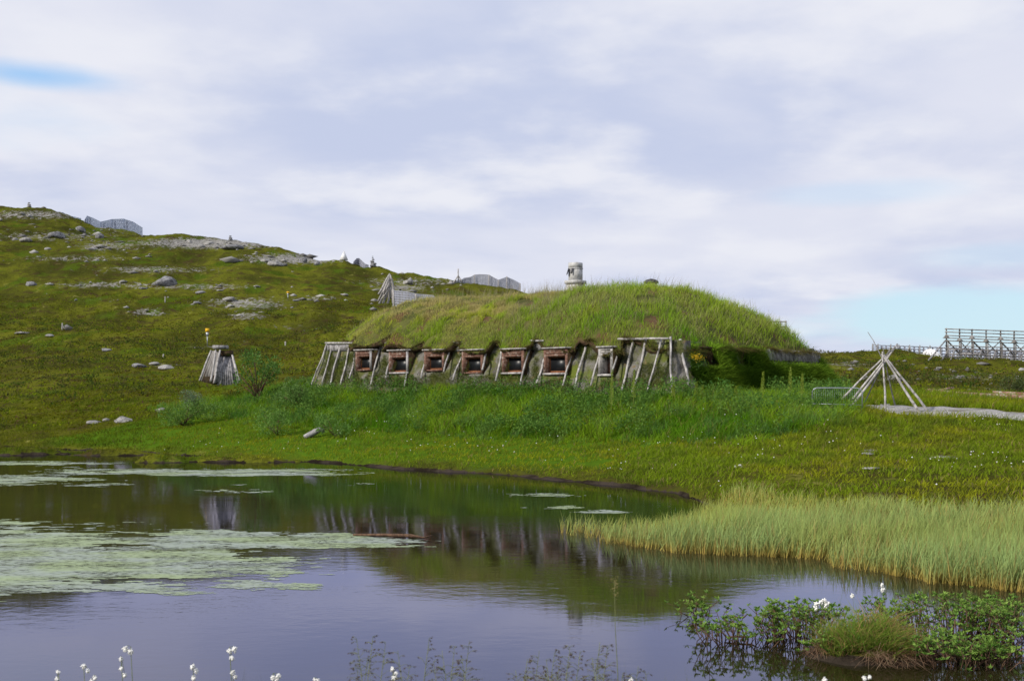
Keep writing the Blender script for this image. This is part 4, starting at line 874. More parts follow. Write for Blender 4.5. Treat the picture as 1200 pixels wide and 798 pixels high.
# low netted rack farther off
Y7 = 175.0
low = thing('netted_rack', 'low pale netted rack far off between the pole frame and the tall rack', 'rack', P(1060, 418, Y7), 'fish drying racks')
net('netting', [P(1022, 404, Y7), P(1050, 405, Y7), P(1080, 406, Y7), P(1108, 407, Y7)], [P(1022, 413, Y7), P(1050, 417, Y7), P(1080, 419, Y7), P(1108, 422, Y7)], low, M['net'], nu=1.6, rows=4, cover=.32)
for k, px in enumerate((1023, 1029, 1044, 1053.5, 1066, 1078, 1090, 1102)): MB().pole(P(px, 423, Y7 - .3), P(px, 402.5 + k * .4, Y7 - .3), .10, .9, .02, 4, 5).build('post', M['wooddark'], low)
for a, b in (((1052, 406), (1048, 418)), ((1066, 406), (1061, 418)), ((1066, 406), (1070, 418)), ((1029, 405), (1026, 417))): MB().pole(P(*b, Y7 - .5), P(*a, Y7 - .5), .09, .9, .02, 4, 5).build('strut', M['wooddark'], low)
net('net_rest', [P(1112, 407, Y7), P(1160, 409, Y7), P(1260, 413, Y7)], [P(1112, 424, Y7), P(1160, 426, Y7), P(1260, 430, Y7)], low, M['net'], nu=1.2, rows=5, cover=.5).name = 'netting'
# white covered mound by the tall rack
wm = P(1090, 421, 150.0); m_ = MB(); ring = 26
prof = [(0, .42), (.28, .40), (.55, .30), (.8, .15), (1, 0)]; vs = []
for k, (r, z) in enumerate(prof[::-1]):
    for q in range(ring): a = 2 * math.pi * q / ring; vs.append((wm[0] + 1.9 * r * math.cos(a) * (1.05 if math.cos(a) > 0 else .95), wm[1] + 1.3 * r * math.sin(a), wm[2] - .3 + z * 3.4 * (1 - .12 * math.sin(a * 2))))
fs = [(k * ring + q, k * ring + (q + 1) % ring, (k + 1) * ring + (q + 1) % ring, (k + 1) * ring + q) for k in range(4) for q in range(ring)]
tag(m_.add(vs, fs).build('covered_pile', M['white'], smooth=True, origin=wm), 'low white sheeted mound beside the left strut of the tall rack', 'covered pile')
# marker posts
def marker(px, pb, pt, lab):
    g = G(px, pb); s_ = g[1] / F; H = (pb - pt) * s_; t = thing('marker_post', lab, 'post', g, 'yellow topped marker posts')
    MB().tube([g, g + (0, 0, H * .62)], .05, 7).build('post', M['metal'], t)
    MB().box(g[0] - .13, g[1] - .05, g[2] + H * .55, g[0] + .13, g[1] + .05, g[2] + H * .8).build('plate', M['metal'], t)
    MB().box(g[0] - .18, g[1] - .10, g[2] + H * .8 + .003, g[0] + .18, g[1] + .12, g[2] + H).build('yellow_cap', M['yellow'], t)
marker(243, 405.5, 385, 'yellow topped grey marker post just above the plank hut')
marker(337.5, 351, 342, 'farther yellow topped marker post higher on the hill')
for px, pb, pt, lab in ((73, 387, 379, 'short pale stake standing in the grass at the far left'), (193.5, 355, 348, 'short grey stake upslope near the stone field'), (334.5, 405.5, 401, 'short white stake right of the plank hut and bush'), (191.5, 419, 415, 'tiny white stake left of the plank hut')):
    g = G(px, pb); tag(MB().pole(g - np.array([0, 0, .1]), g + np.array([0, 0, (pb - pt) / F * g[1]]), .075, .9, 0, 4, 6).build('stake', M['woodpale'], origin=g), lab, 'stake', 'pale stakes on the hill')
# driftwood on the left shore
dw = G(368, 513); m_ = MB(); m_.tube([dw + np.array(v) for v in ((-.42, -.1, .03), (-.2, 0, .12), (.05, 0, .25), (.25, 0, .36), (.36, .05, .33), (.40, .05, .22))], [.09, .13, .14, .13, .12, .08], 9)
tag(m_.build('driftwood', M['wood'], smooth=True, origin=dw), 'bent grey brown driftwood stump resting on the grassy shore', 'driftwood')
m_ = MB(); f0 = np.array([(474 - 600) / F * 21.8, 21.8, .02]); m_.tube([f0 + np.array(v) for v in ((-1.0, .5, .0), (-.4, .3, .02), (.1, .1, .03), (.35, -.05, .01), (.5, .05, .04))], [.02, .03, .035, .02, .012], 7)
tag(m_.build('floating_branch', M['twig'], smooth=True, origin=f0), 'thin dark branch floating at the tip of the algae mat', 'branch')

# ------------------------------------------------------------------ grass fields
def land(n, x0, x1, y0, y1, zmin=.05):
    x, y = scatter(n, x0, x1, y0, y1); z = T(x, y); s, t = st_of(x, y); ok = (z > zmin) & ~((s > -.4 - .5 * np.clip(t, 0, 6)) & (s < 23.2) & (t > 0) & (t < 14)) & ~near_path(x, y)
    px, py = proj(x, y, z); ok &= (px > -80) & (px < 1290)
    return x[ok], y[ok], z[ok], px[ok], py[ok]
# shore line py at px (boundary between short meadow and tall bank)
def bankedge(px): return np.interp(px, [100, 180, 250, 330, 420, 520, 600, 700, 800, 870, 930, 1000], [478, 484, 492, 500, 508, 513, 518, 520, 522, 522, 512, 496])
parts = []
# tall bank growth
x, y, z, px, py = land(270000, -22, 16, 36, 72)
be = bankedge(px); e1 = fbm(x * .5, y * .5, 101, 3); e2 = fbm(x * 1.7, y * 1.7, 103, 2)
k = (py < be + (e1 - .5) * 14) & (px > 170) & (px < 1010) & (py > 440) & (ss(150, 270, px) > rng.uniform(0, 1, len(px))) & (rng.uniform(0, 1, len(px)) < .85)
x, y, z, px, py, e1, e2 = [v[k] for v in (x, y, z, px, py, e1, e2)]; n = len(x)
g1 = ss(.35, .65, e1); c = lerpc((.082, .20, .009), (.19, .32, .016), g1); yl = (rng.uniform(0, 1, n) < .12)
c[yl] = (.20, .20, .05); bl_ = ss(.52, .66, e2)[:, None] * .5; c = c * (1 - bl_) + np.array([.10, .19, .07]) * bl_; c *= rng.uniform(.7, 1.3, (n, 1))
h = rng.uniform(.28, .72, n) * (.55 + .9 * e1) * (.75 + .5 * e2)
h *= .35 + .65 * ss(0, 9, be[k] - py); sw, tw = st_of(x, y); close_ = ss(-2.4, -.4, tw) * (sw > -1) * (sw < 23); h *= (1 - .15 * close_)
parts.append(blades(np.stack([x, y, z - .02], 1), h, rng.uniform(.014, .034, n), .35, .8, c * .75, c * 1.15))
hx, hy, hz_, hpx, hpy = land(9000, -22, 16, 38, 66); he = fbm(hx * .6, hy * .6, 107, 3)
k = (hpy < bankedge(hpx) - 3) & (hpx > 210) & (hpx < 1000) & (he > .52); hx, hy, hz_, he = [v[k] for v in (hx, hy, hz_, he)]; nh = len(hx); m8 = 22
hc = np.repeat(lerpc((.06, .15, .03), (.16, .27, .05), rng.uniform(0, 1, nh)), m8, 0) * rng.uniform(.8, 1.2, (nh * m8, 1)); hH = np.repeat(rng.uniform(.4, .95, nh), m8) * rng.uniform(.35, 1, nh * m8)
hP = np.repeat(np.stack([hx, hy, hz_], 1), m8, 0) + np.stack([rng.normal(0, .13, nh * m8), rng.normal(0, .13, nh * m8), hH], 1)
parts.append(leaves(hP, rng.normal(0, 1, (nh * m8, 3)) + (0, 0, .4), .13, .05, hc))
tag(field('bank_grass', parts), 'tall lush green grass and herbs on the bank below the turf house', 'grass', kind='stuff')
# short meadow along the shore
parts = []
for (cnt, x0, x1, y0, y1) in ((280000, -32, 16, 33, 90), (150000, 3, 34, 24, 60)):
    x, y, z, px, py = land(cnt, x0, x1, y0, y1, .07); e1 = fbm(x * .4, y * .4, 111, 3); e2 = fbm(x * 1.5, y * 1.5, 113, 2)
    k = ((py > bankedge(px) - 6) | (px < 260) | (px > 980)) & (rockmask(px, py, y) < .42) & (e2 > .3)
    x, y, z, px, py, e1, e2 = [v[k] for v in (x, y, z, px, py, e1, e2)]; n = len(x)
    g1 = ss(.38, .62, e1); c = lerpc((.235, .26, .014), (.17, .245, .013), g1); d = rng.uniform(0, 1, n) < .07; c[d] = (.26, .20, .08)
    br_ = ss(.55, .68, e2)[:, None] * .5; c = c * (1 - br_) + np.array([.08, .12, .02]) * br_; c *= rng.uniform(.7, 1.3, (n, 1))
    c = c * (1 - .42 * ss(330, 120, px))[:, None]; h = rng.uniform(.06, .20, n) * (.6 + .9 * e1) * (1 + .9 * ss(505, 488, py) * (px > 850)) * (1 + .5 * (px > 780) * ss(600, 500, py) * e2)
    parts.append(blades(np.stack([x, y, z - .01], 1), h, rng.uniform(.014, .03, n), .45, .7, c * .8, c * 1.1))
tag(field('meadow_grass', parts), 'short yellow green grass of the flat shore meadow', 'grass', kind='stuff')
# heath tufts on the near hill and right heath
parts = []
for (cnt, x0, x1, y0, y1) in ((120000, -75, 0, 66, 170), (40000, 12, 62, 48, 135)):
    x, y, z, px, py = land(cnt, x0, x1, y0, y1, .3); e1 = fbm(x * .25, y * .25, 121, 4); e2 = fbm(x * 1.1, y * 1.1, 123, 2)
    k = (e2 > .45) & (rockmask(px, py, y) < .3); x, y, z, px, py, e1, e2 = [v[k] for v in (x, y, z, px, py, e1, e2)]; n = len(x)
    c = lerpc((.085, .085, .006), (.12, .150, .007), ss(.4, .6, e1)) ; d = rng.uniform(0, 1, n) < .15; c[d] = (.09, .055, .03); c *= rng.uniform(.6, 1.3, (n, 1))
    parts.append(blades(np.stack([x, y, z - .02], 1), rng.uniform(.08, .26, n), rng.uniform(.05, .14, n), .7, .8, c * 1.15, c * 1.4))
hx, hy, hz_, hpx, hpy = land(9000, -75, 60, 62, 150, .5); he = fbm(hx * .12, hy * .12, 127, 3)
k = (he > .5) & (rockmask(hpx, hpy, hy) < .4); hx, hy, hz_ = hx[k], hy[k], hz_[k]; nh = len(hx); m8 = 16; sz8 = np.repeat(rng.uniform(.15, .5, nh), m8)
hc = np.repeat(lerpc((.045, .085, .012), (.10, .085, .03), rng.uniform(0, 1, nh)), m8, 0) * rng.uniform(.7, 1.4, (nh * m8, 1))
hP = np.repeat(np.stack([hx, hy, hz_], 1), m8, 0) + rng.normal(0, 1, (nh * m8, 3)) * (.7, .7, 0) * sz8[:, None] + np.stack([hx.repeat(m8) * 0, hy.repeat(m8) * 0, rng.uniform(0, .7, nh * m8) * sz8], 1)
parts.append(leaves(hP, rng.normal(0, 1, (nh * m8, 3)) + (0, 0, .8), sz8 * .5, sz8 * .25, hc))
tag(field('heath', parts), 'low mossy heath and dwarf shrubs covering the slopes', 'heath', kind='stuff')
# reeds
rx = [640, 662, 700, 760, 850, 900, 960, 1000, 1060, 1100, 1200, 1300]; ry = [621, 626, 633, 646, 652, 655, 660, 670, 678, 686, 697, 708]
rbx = [640, 662, 700, 760, 800, 840, 900, 1000, 1100, 1200, 1300]; rby = [621, 622, 624, 622, 612, 600, 598, 604, 610, 620, 628]
x, y = scatter(170000, 0.5, 14, 14, 34); pxw, pyw = proj(x, y, 0 * x); e1 = fbm(x * .9, y * .9, 131, 3); e2 = fbm(x * .35, y * .35, 133, 2)
k = (pyw < np.interp(pxw, rx, ry) + (fbm(x * 2.5, y * 2.5, 135, 2) - .5) * 9) & (pyw > np.interp(pxw, rbx, rby) - 6) & (pxw > 655) & (pxw < 1290) & (T(x, y) < .30)
bk = pyw - np.interp(pxw, rbx, rby); k &= rng.uniform(0, 1, len(x)) < (ss(650, 760, pxw) * .5 + .5) * (.25 + .75 * ss(-4, 28, bk)) * (.35 + .65 * ss(.3, .45, e1)); x_all = bk
x, y, e1, e2, pxw, bk = [v[k] for v in (x, y, e1, e2, pxw, bk)]; n = len(x); z = np.maximum(T(x, y), -.05)
front = ss(16, 0, np.interp(pxw, rx, ry) - proj(x, y, 0 * x)[1])[:, None]
cb = np.array([[.50, .34, .08]]) * rng.uniform(.6, 1.3, (n, 1)); cm = lerpc((.25, .40, .17), (.33, .40, .10), np.clip(.35 * ss(.4, .6, e2) + .8 * ss(14, 26, y), 0, 1)) * rng.uniform(.75, 1.2, (n, 1))
o = rng.uniform(0, 1, n) < .10; cm[o] = (.36, .30, .12)
h = rng.uniform(.32, .72, n) * (.6 + .7 * e1) * (.62 + .38 * ss(0, 30, bk))
b0_, l0_, s0_, c0_ = blades(np.stack([x, y, z], 1), h, rng.uniform(.008, .018, n), .16 + .5 * (rng.uniform(0, 1, n) < .12), .3, cb, cm * 1.1, wind=(.10, .02))
c0_ = c0_.reshape(-1, 5, 3); c0_[:, 2:4] = (cm * .85 + cb * .12)[:, None]; c0_ = c0_.reshape(-1, 3)
print('reeds', n)
tag(np_mesh('reeds', b0_, l0_, s0_, M['grass'], None, c0_), 'dense pale green reeds with ochre bases standing in the shallow water', 'reeds', kind='stuff')
# near bank grass below the frame + thin blades rising into it
x, y = scatter(26000, -4.5, 5, 1.0, 8.5); z = T(x, y); k = z > .02; x, y, z = x[k], y[k], z[k]; n = len(x)
c = lerpc((.10, .13, .03), (.20, .19, .06), rng.uniform(0, 1, n)); hmax = np.clip((CAMZ - .262 * y - z) , .05, .6)
parts = [blades(np.stack([x, y, z], 1), np.minimum(rng.uniform(.12, .42, n), hmax * .8), .006, .3, .5, c * .8, c)]
def wisps(n, px0, px1, pt0, pt1, Y0, Y1, c, wdt=.0035):
    px = rng.uniform(px0, px1, n); Y = rng.uniform(Y0, Y1, n); x = (px - 600) / F * Y; z = T(x, Y); tp = CAMZ - (rng.uniform(pt0, pt1, n) - HZ) / F * Y; h = np.clip(tp - z, .1, 1.2)
    return blades(np.stack([x, Y, z], 1), h, wdt, .10, .25, np.array(c) * .8, np.array(c), wind=(.02, 0))
parts += [wisps(60, 195, 330, 770, 800, 3.8, 4.6, (.11, .12, .05)), wisps(60, 400, 560, 770, 800, 3.8, 4.6, (.14, .16, .06)), wisps(90, 600, 830, 765, 800, 3.8, 4.8, (.15, .18, .06)), wisps(60, 860, 1200, 782, 800, 3.8, 4.8, (.13, .17, .05)), wisps(40, 0, 200, 785, 802, 3.8, 4.6, (.13, .14, .05))]
tag(field('near_bank_grass', parts), 'thin grass of the near bank at the bottom edge', 'grass', kind='stuff')
# little white flowers dotted in the meadow
x, y, z, px, py = land(9000, -14, 30, 26, 58, .15); e = fbm(x * .35, y * .35, 141, 3); k = (e > .56) & (py > 485) & (py < 640); x, y, z = x[k][:190], y[k][:190], z[k][:190]; n = len(x)
sz = rng.uniform(.014, .03, n); hh_ = rng.uniform(.18, .4, n); B = ico[None] * sz[:, None, None]
Vs = (B + np.stack([x, y, z + hh_], 1)[:, None]).reshape(-1, 3); fi = (np.arange(n)[:, None, None] * 7 + icf[None]).ravel()
tag(np_mesh('white_flowers', Vs, fi, np.full(n * 10, 3), M['cotton']), 'tiny white flower heads dotted through the meadow', 'flowers', kind='stuff')

# ------------------------------------------------------------------ algae on the water
def algae(lab, x0, x1, y0, y1, cx_, cy_, f, mask):
    nx = int((x1 - x0) / cx_); ny_ = int((y1 - y0) / cy_); gx = np.linspace(x0, x1, nx); gy = np.linspace(y0, y1, ny_); X_, Y_ = np.meshgrid(gx, gy)
    xc = (X_[:-1, :-1] + X_[1:, 1:]) / 2; yc = (Y_[:-1, :-1] + Y_[1:, 1:]) / 2; px, py = proj(xc, yc, xc * 0)
    nz_ = fbm(xc * .55 * f, yc * 1.3 * f, 151, 5, .62) * .62 + fbm(xc * 3.0 * f, yc * 6 * f, 157, 4, .65) * .38
    k = nz_ + mask(px, py) > .5; k &= T(xc, yc) < -.02
    idx = np.argwhere(k); i_, j_ = idx[:, 0], idx[:, 1]
    q = np.stack([i_ * nx + j_, i_ * nx + j_ + 1, (i_ + 1) * nx + j_ + 1, (i_ + 1) * nx + j_], 1)
    jit = rng.normal(0, .3, (2,) + X_.shape); V_ = np.stack([X_ + jit[0] * cx_, Y_ + jit[1] * cy_, X_ * 0 + .004], -1).reshape(-1, 3)
    u, inv = np.unique(q.ravel(), return_inverse=True)
    tag(np_mesh('algae_mat', V_[u], inv, np.full(len(q), 4), M['algae']), lab, 'algae', kind='stuff')
def ell(px, py, a, b, rx, ry, s): return s - .17 * np.clip(((px - a) / rx) ** 2 + ((py - b) / ry) ** 2, 0, 6)
def mk1(px, py):
    m = np.full_like(px, -.6)
    for a, b, rx, ry, s in ((60, 658, 240, 40, .17), (230, 634, 210, 13, .13), (400, 630, 70, 6, .10), (0, 688, 80, 20, .10), (300, 683, 80, 12, .07), (20, 628, 120, 7, .06), (350, 690, 40, 2, .06)): m = np.maximum(m, ell(px, py, a, b, rx, ry, s))
    return np.maximum(m, -.6)
algae('broad pale green algae mat floating in the left middle of the pond', -14.0, -.5, 14.5, 26.0, .035, .03, 1.0, mk1)
def mk2(px, py):
    m = np.full_like(px, -.6)
    for a, b, rx, ry, s in ((250, 553, 170, 4.0, .16), (30, 544, 100, 3, .12), (20, 562, 120, 6, .10), (110, 568, 60, 4, .03), (300, 572, 80, 9, -.02)): m = np.maximum(m, ell(px, py, a, b, rx, ry, s))
    return m
algae('long pale algae mats near the far left shore', -27, -2, 30, 52, .07, .10, .7, mk2)
def mk3(px, py):
    m = np.full_like(px, -.6)
    for a, b, rx, ry, s in ((650, 580, 60, 3, .0), (610, 592, 50, 4, -.03), (660, 594, 30, 3, .02), (420, 566, 30, 3, .0), (700, 600, 40, 3, -.02)): m = np.maximum(m, ell(px, py, a, b, rx, ry, s))
    return m
algae('thin scattered algae streaks on the dark water before the reeds', -6, 3, 25, 38, .05, .05, .8, mk3)

# ------------------------------------------------------------------ shrubs
def shrub(name, lab, cat, c, rx, rz, n, ln, wd, col1, col2, grp=None, lobes=7, ry=None, twigs=14):
    ry = ry or rx; c = np.asarray(c, float); t = thing(name, lab, cat, c, grp)
    L_ = np.stack([rng.uniform(-.7, .7, lobes) * rx, rng.uniform(-.7, .7, lobes) * ry, rng.uniform(.3, .95, lobes) * rz], 1); Ls = rng.uniform(.28, .5, lobes) * min(rx, rz) * 1.2
    ki = rng.integers(0, lobes, n); d = rng.normal(0, 1, (n, 3)); d /= np.linalg.norm(d, axis=1)[:, None]; rad = rng.uniform(.2, 1, n) ** .5
    Pc = L_[ki] + d * (Ls[ki] * rad)[:, None]; Pc[:, 2] = np.abs(Pc[:, 2]); D = d + np.array([0, 0, .7]) + rng.normal(0, .4, (n, 3))
    cc = lerpc(col1, col2, rng.uniform(0, 1, n)) * (.75 + .5 * vn(Pc[:, 0] * 3 + 9, Pc[:, 2] * 3 + Pc[:, 1], 7))[:, None]
    field('leaves', [leaves(Pc + c, D, ln * rng.uniform(.6, 1.3, n), wd * rng.uniform(.7, 1.2, n), cc)], t, 'leaf')
    m_ = MB()
    for k in range(twigs):
        e = L_[k % lobes] + rng.normal(0, .12 * rx, 3); e[2] = abs(e[2]); m_.tube([c, c + e * np.array([.35, .35, .5]), c + e], [.02 * rz, .013 * rz, .006 * rz], 5)
    m_.build('stems', M['twig'], t); return t
def onY(px, Y): x = (px - 600) / F * Y; return np.array([x, Y, Tz(x, Y)])
shrub('willow_bush', 'tall dark green bush right of the plank hut', 'bush', onY(302, 67), 1.25, 2.6, 1500, .17, .07, (.05, .13, .02), (.12, .24, .04), 'bushes on the bank', 11)
shrub('willow_bush', 'grey green bush at the left foot of the plank hut', 'bush', onY(226, 66), .8, 1.15, 1200, .12, .045, (.11, .17, .09), (.18, .24, .13), 'bushes on the bank', 8)
shrub('willow_bush', 'light green leafy bush left of the leftmost poles of the turf house', 'bush', onY(351, 60), .9, 1.35, 1300, .13, .06, (.08, .17, .03), (.15, .25, .06), 'bushes on the bank', 9)
shrub('willow_bush', 'low broad green bush on the shore bank left of the driftwood', 'bush', onY(215, 62), 1.9, 1.0, 2400, .12, .05, (.08, .17, .025), (.16, .28, .05), 'bushes on the bank', 14, .9)
shrub('willow_bush', 'green bush on the bank just behind the driftwood', 'bush', onY(325, 54.5), 1.0, .95, 1400, .12, .05, (.08, .18, .025), (.17, .30, .055), 'bushes on the bank', 9)
shrub('willow_bush', 'low bush on the bank right of the driftwood', 'bush', onY(392, 52.5), 1.0, .7, 1200, .11, .05, (.08, .18, .025), (.15, .28, .05), 'bushes on the bank', 9)
shrub('willow_bush', 'dark low bush below the leftmost poles of the turf house', 'bush', onY(326, 63), 1.3, .8, 1300, .12, .05, (.05, .12, .02), (.11, .20, .035), 'bushes on the bank', 9)
shrub('willow_bush', 'small dark green shrub in the grass right of the lumber stack', 'bush', onY(1182, 57), 1.1, .75, 900, .14, .05, (.05, .07, .02), (.09, .12, .03), None, 8)
# tall yellow green docks at the right end of the house
DL = ['yellow green dock spike straight below the yellow flower clump on the house corner', 'yellow green dock spike just right of the one below the yellow flower clump', 'short yellow green dock spike, left one of a pair below the left dark end window', 'short yellow green dock spike, right one of a pair below the end windows',
 'tall yellow green dock spike right of the dark end windows', 'tallest yellow green dock spike, standing below the plank band on the house end', 'yellow green dock spike nearest the far right corner of the turf house', 'short yellow green dock spike at the foot of the vertical corner pole', 'yellow green dock spike between the leaning poles right of the grey window', 'yellow green dock spike directly below the grey framed window']
DK = [(815, 470, 22), (822, 472, 20), (846, 470, 18), (861, 474, 17), (893, 458, 22), (925, 455, 24), (939, 458, 20), (788, 472, 16), (742, 452, 18), (716, 455, 22), (1126, 476, 8)][:-1]
for k, (px, py, hp_) in enumerate(DK):
    Y = 47.6 - (.5 if px < 800 else 0) + (.5 if px > 880 else 0); x = (px - 600) / F * Y; z = Tz(x, Y); zt_ = CAMZ - (py - hp_ - HZ) / F * Y
    d = thing('dock_plant', DL[k], 'plant', (x, Y, z), 'dock spikes before the house')
    H = max(zt_ - z, .7); m_ = MB(); m_.tube([(x, Y, z), (x + .03, Y, z + H * .6), (x + .05, Y, z + H)], [.016, .012, .006], 5); m_.build('stem', mat('dock_stem', two((.16, .20, .04), (.2, .24, .05), 5)) if k == 0 else bpy.data.materials['dock_stem'], d)
    n = 260; f = rng.uniform(.35, 1, n); a = rng.uniform(0, 6.28, n); Pc = np.stack([x + .05 * f, np.full(n, Y), z + H * f], 1) + np.stack([np.cos(a), np.sin(a), a * 0], 1) * (.09 * (1.08 - f))[:, None]
    field('flower_spike', [leaves(Pc, np.stack([np.cos(a), np.sin(a), np.full(n, 1.3)], 1), .06, .025, lerpc((.20, .30, .03), (.30, .36, .05), rng.uniform(0, 1, n)))], d, 'leaf')
# yellow flower clump on the right corner of the wall
g = P(817, 419, 49.1); t = thing('yellow_flower_clump', 'clump of yellow flowers growing on the right corner of the turf house', 'flowers', g)
n = 160; Pc = g + rng.normal(0, 1, (n, 3)) * (.14, .08, .07); blo = field('blossoms', [leaves(Pc, rng.normal(0, 1, (n, 3)) + [0, -.5, 1], .05, .04, (.62, .42, .02))], t, 'leaf'); blo['kind'] = 'stuff'
n = 150; Pc = g + rng.normal(0, 1, (n, 3)) * (.2, .1, .14) - (0, -.05, .15); field('leaves', [leaves(Pc, rng.normal(0, 1, (n, 3)) + [0, -.5, 1], .10, .04, (.05, .11, .02))], t, 'leaf')

# ------------------------------------------------------------------ the tussock and marsh plants near by
tz = Tz(*TUS); tu = thing('sedge_tussock', 'rounded sedge tussock with rusty skirt standing in the near water', 'tussock', (TUS[0], TUS[1], 0))
n = 5200; a = rng.uniform(0, 6.28, n); r = np.sqrt(rng.uniform(0, 1, n)); irr = .75 + .5 * vn(a * 1.6, a * 0, 95); x = TUS[0] + .52 * r * irr * np.cos(a); y = TUS[1] + .34 * r * irr * np.sin(a); z = np.maximum(T(x, y), -.02)
dirn = np.stack([np.cos(a) * r * .55, np.sin(a) * r * .55, np.ones(n)], 1); c = lerpc((.10, .22, .025), (.24, .26, .05), rng.uniform(0, 1, n)); d_ = rng.uniform(0, 1, n) < .20 + .25 * (x - TUS[0] > .1); c[d_] = (.34, .21, .10)
field('green_blades', [blades(np.stack([x, y, z], 1), rng.uniform(.10, .46, n) * (1.15 - .4 * r) * (.45 + 1.1 * vn(x * 5, y * 5, 91)) * (1 - .3 * (x > TUS[0] + .12)), .007, .6, .9, c * .9, c * 1.25, N0=dirn)], tu)
n = 2600; a = rng.uniform(0, 6.28, n); x = TUS[0] + .50 * np.cos(a); y = TUS[1] + .36 * np.sin(a); z = rng.uniform(-.03, .10, n)
kk = vn(a * 2.2, a * 0, 93) > .35; a, x, y, z = a[kk], x[kk], y[kk], z[kk]; n = len(a); c = lerpc((.26, .14, .09), (.46, .34, .22), rng.uniform(0, 1, n)); field('dead_skirt', [blades(np.stack([x, y, z + .05], 1), rng.uniform(.08, .22, n), .006, .7, 1.6, c * .7, c, N0=np.stack([np.cos(a), np.sin(a), .1 + 0 * a], 1))], tu)
def marsh(lab, c, stems, spread, hgt, seed, ry=.3):
    rg_ = np.random.default_rng(seed); c = np.asarray(c, float); t = thing('marsh_shrub', lab, 'shrub', c, 'leafy marsh shrubs round the tussock'); m_ = MB(); PP, DD, CC = [], [], []
    for k in range(stems):
        a = np.array([rg_.uniform(-1, 1) * spread, rg_.uniform(-1, 1) * ry, 0]); root = c + a * .75 + (0, 0, -.05); tip = c + a + np.array([rg_.normal(0, .07), rg_.normal(0, .05), rg_.uniform(.35, 1.0) * hgt])
        midp = (root + tip) / 2 + rg_.normal(0, .035, 3); m_.tube([root, midp, tip], [.006, .005, .003], 5)
        for q in range(rg_.integers(2, 5)):
            f = rg_.uniform(.45, 1) if q else 1.0; bp = (midp * (1 - f) + tip * f) if q else tip; bt = bp + rg_.normal(0, 1, 3) * (.06, .05, .04) + (0, 0, .02)
            if q: m_.tube([bp, bt], [.003, .002], 4)
            else: bt = tip
            m__ = rg_.integers(5, 9); aa = rg_.uniform(0, 6.28, m__); D = np.stack([np.cos(aa), np.sin(aa), rg_.uniform(.3, 1.4, m__)], 1); PP.append(np.tile(bt, (m__, 1))); DD.append(D)
            base_ = np.array([.10, .21, .03]) * (1 - (v_ := rg_.uniform(0, 1))) + np.array([.22, .34, .06]) * v_; CC.append(np.tile(base_, (m__, 1)) * rg_.uniform(.8, 1.2, (m__, 1)))
    PP, DD, CC = map(np.concatenate, (PP, DD, CC)); nn = len(PP)
    field('leaves', [leaves(PP, DD, rng.uniform(.035, .062, nn), rng.uniform(.014, .024, nn), CC)], t, 'leaf'); m_.build('stems', M['twig'], t); return t
def wp(px, py): Y = 2.6 * F / (py - HZ); return ((px - 600) / F * Y, Y, 0)
marsh('small leafy sprig leftmost in the water left of the tussock', wp(820, 722), 16, .16, .20, 1, .12)
marsh('sparse sprawling leafy shrub over open water left of the tussock', wp(868, 752), 55, .55, .28, 2, .5)
marsh('leafy shrub against the left side of the tussock', wp(942, 750), 110, .50, .40, 3, .35)
marsh('dense leafy shrub against the right side of the tussock', wp(1105, 748), 210, .80, .42, 4, .5)
marsh('leafy shrub at the right edge of the frame', wp(1190, 752), 90, .45, .38, 5, .45)
marsh('small leafy sprig standing in front of the tussock base', wp(985, 772), 26, .28, .22, 7, .12)
marsh('low bright leafy shrub in front right of the tussock', wp(1130, 780), 120, .55, .28, 6, .25)
for (px, py, l_, lab) in ((870, 750, .35, 'bare curved twig lying on the water under the sprawling shrub'), (866, 727, .2, 'short reddish twig in the sprawling marsh shrub'), (1100, 764, .8, 'dark bare branch lying on the water right of the tussock')):
    c = np.array(wp(px, py)) + (0, 0, .03); m_ = MB(); m_.tube([c + (-l_ / 2, .02, 0), c + (-l_ / 5, 0, .01), c + (l_ / 4, -.02, .01), c + (l_ / 2, .0, .05)], [.009, .012, .011, .005], 6); tag(m_.build('twig', M['twig'], origin=c), lab, 'twig')

# ------------------------------------------------------------------ cottongrass and panicles on the near bank
def fluff(m, c, r, seed):
    rs_ = random.Random(seed)
    for k in range(26):
        d = Vector((rs_.gauss(0, 1), rs_.gauss(0, 1), rs_.gauss(-.25, 1))).normalized(); p = np.asarray(c) + np.array(d) * r * .25; e = np.asarray(c) + np.array((d.x, d.y, d.z * 1.15 - .25)) * r * rs_.uniform(.75, 1.15); m.tube([p, (p + e) / 2, e], [r * .28, r * .24, r * .05], 5)
def cotton(lab, Y, heads, bottom=None, grp='cottongrass stems on the near bank', r=.0105):
    px0 = heads[0][0]; x0 = (px0 - 600) / F * Y + .02; z0 = Tz(x0, Y) if bottom is None else bottom; t = thing('cottongrass', lab, 'cottongrass', (x0, Y, z0), grp)
    top_ = P(heads[0][0], min(h[1] for h in heads) - 2, Y); m_ = MB(); m_.tube([(x0, Y, z0 - .03), ((x0 + top_[0]) / 2 + .01, Y, (z0 + top_[2]) / 2), top_], [.0022, .0018, .0012], 5)
    for k, (px, py) in enumerate(heads):
        hp_ = P(px, py, Y); m_.tube([top_, (top_ + hp_) / 2 + (0, 0, .006), hp_], .0008, 4); f_ = MB(); fluff(f_, hp_, r * random.uniform(.8, 1.15), int(px * 7 + py)); f_.build('cotton_head', M['cotton'], t, True)
    m_.build('stem', mat('cotton_stem', two((.09, .12, .04), (.14, .16, .06), 30)) if 'cotton_stem' not in bpy.data.materials else bpy.data.materials['cotton_stem'], t)
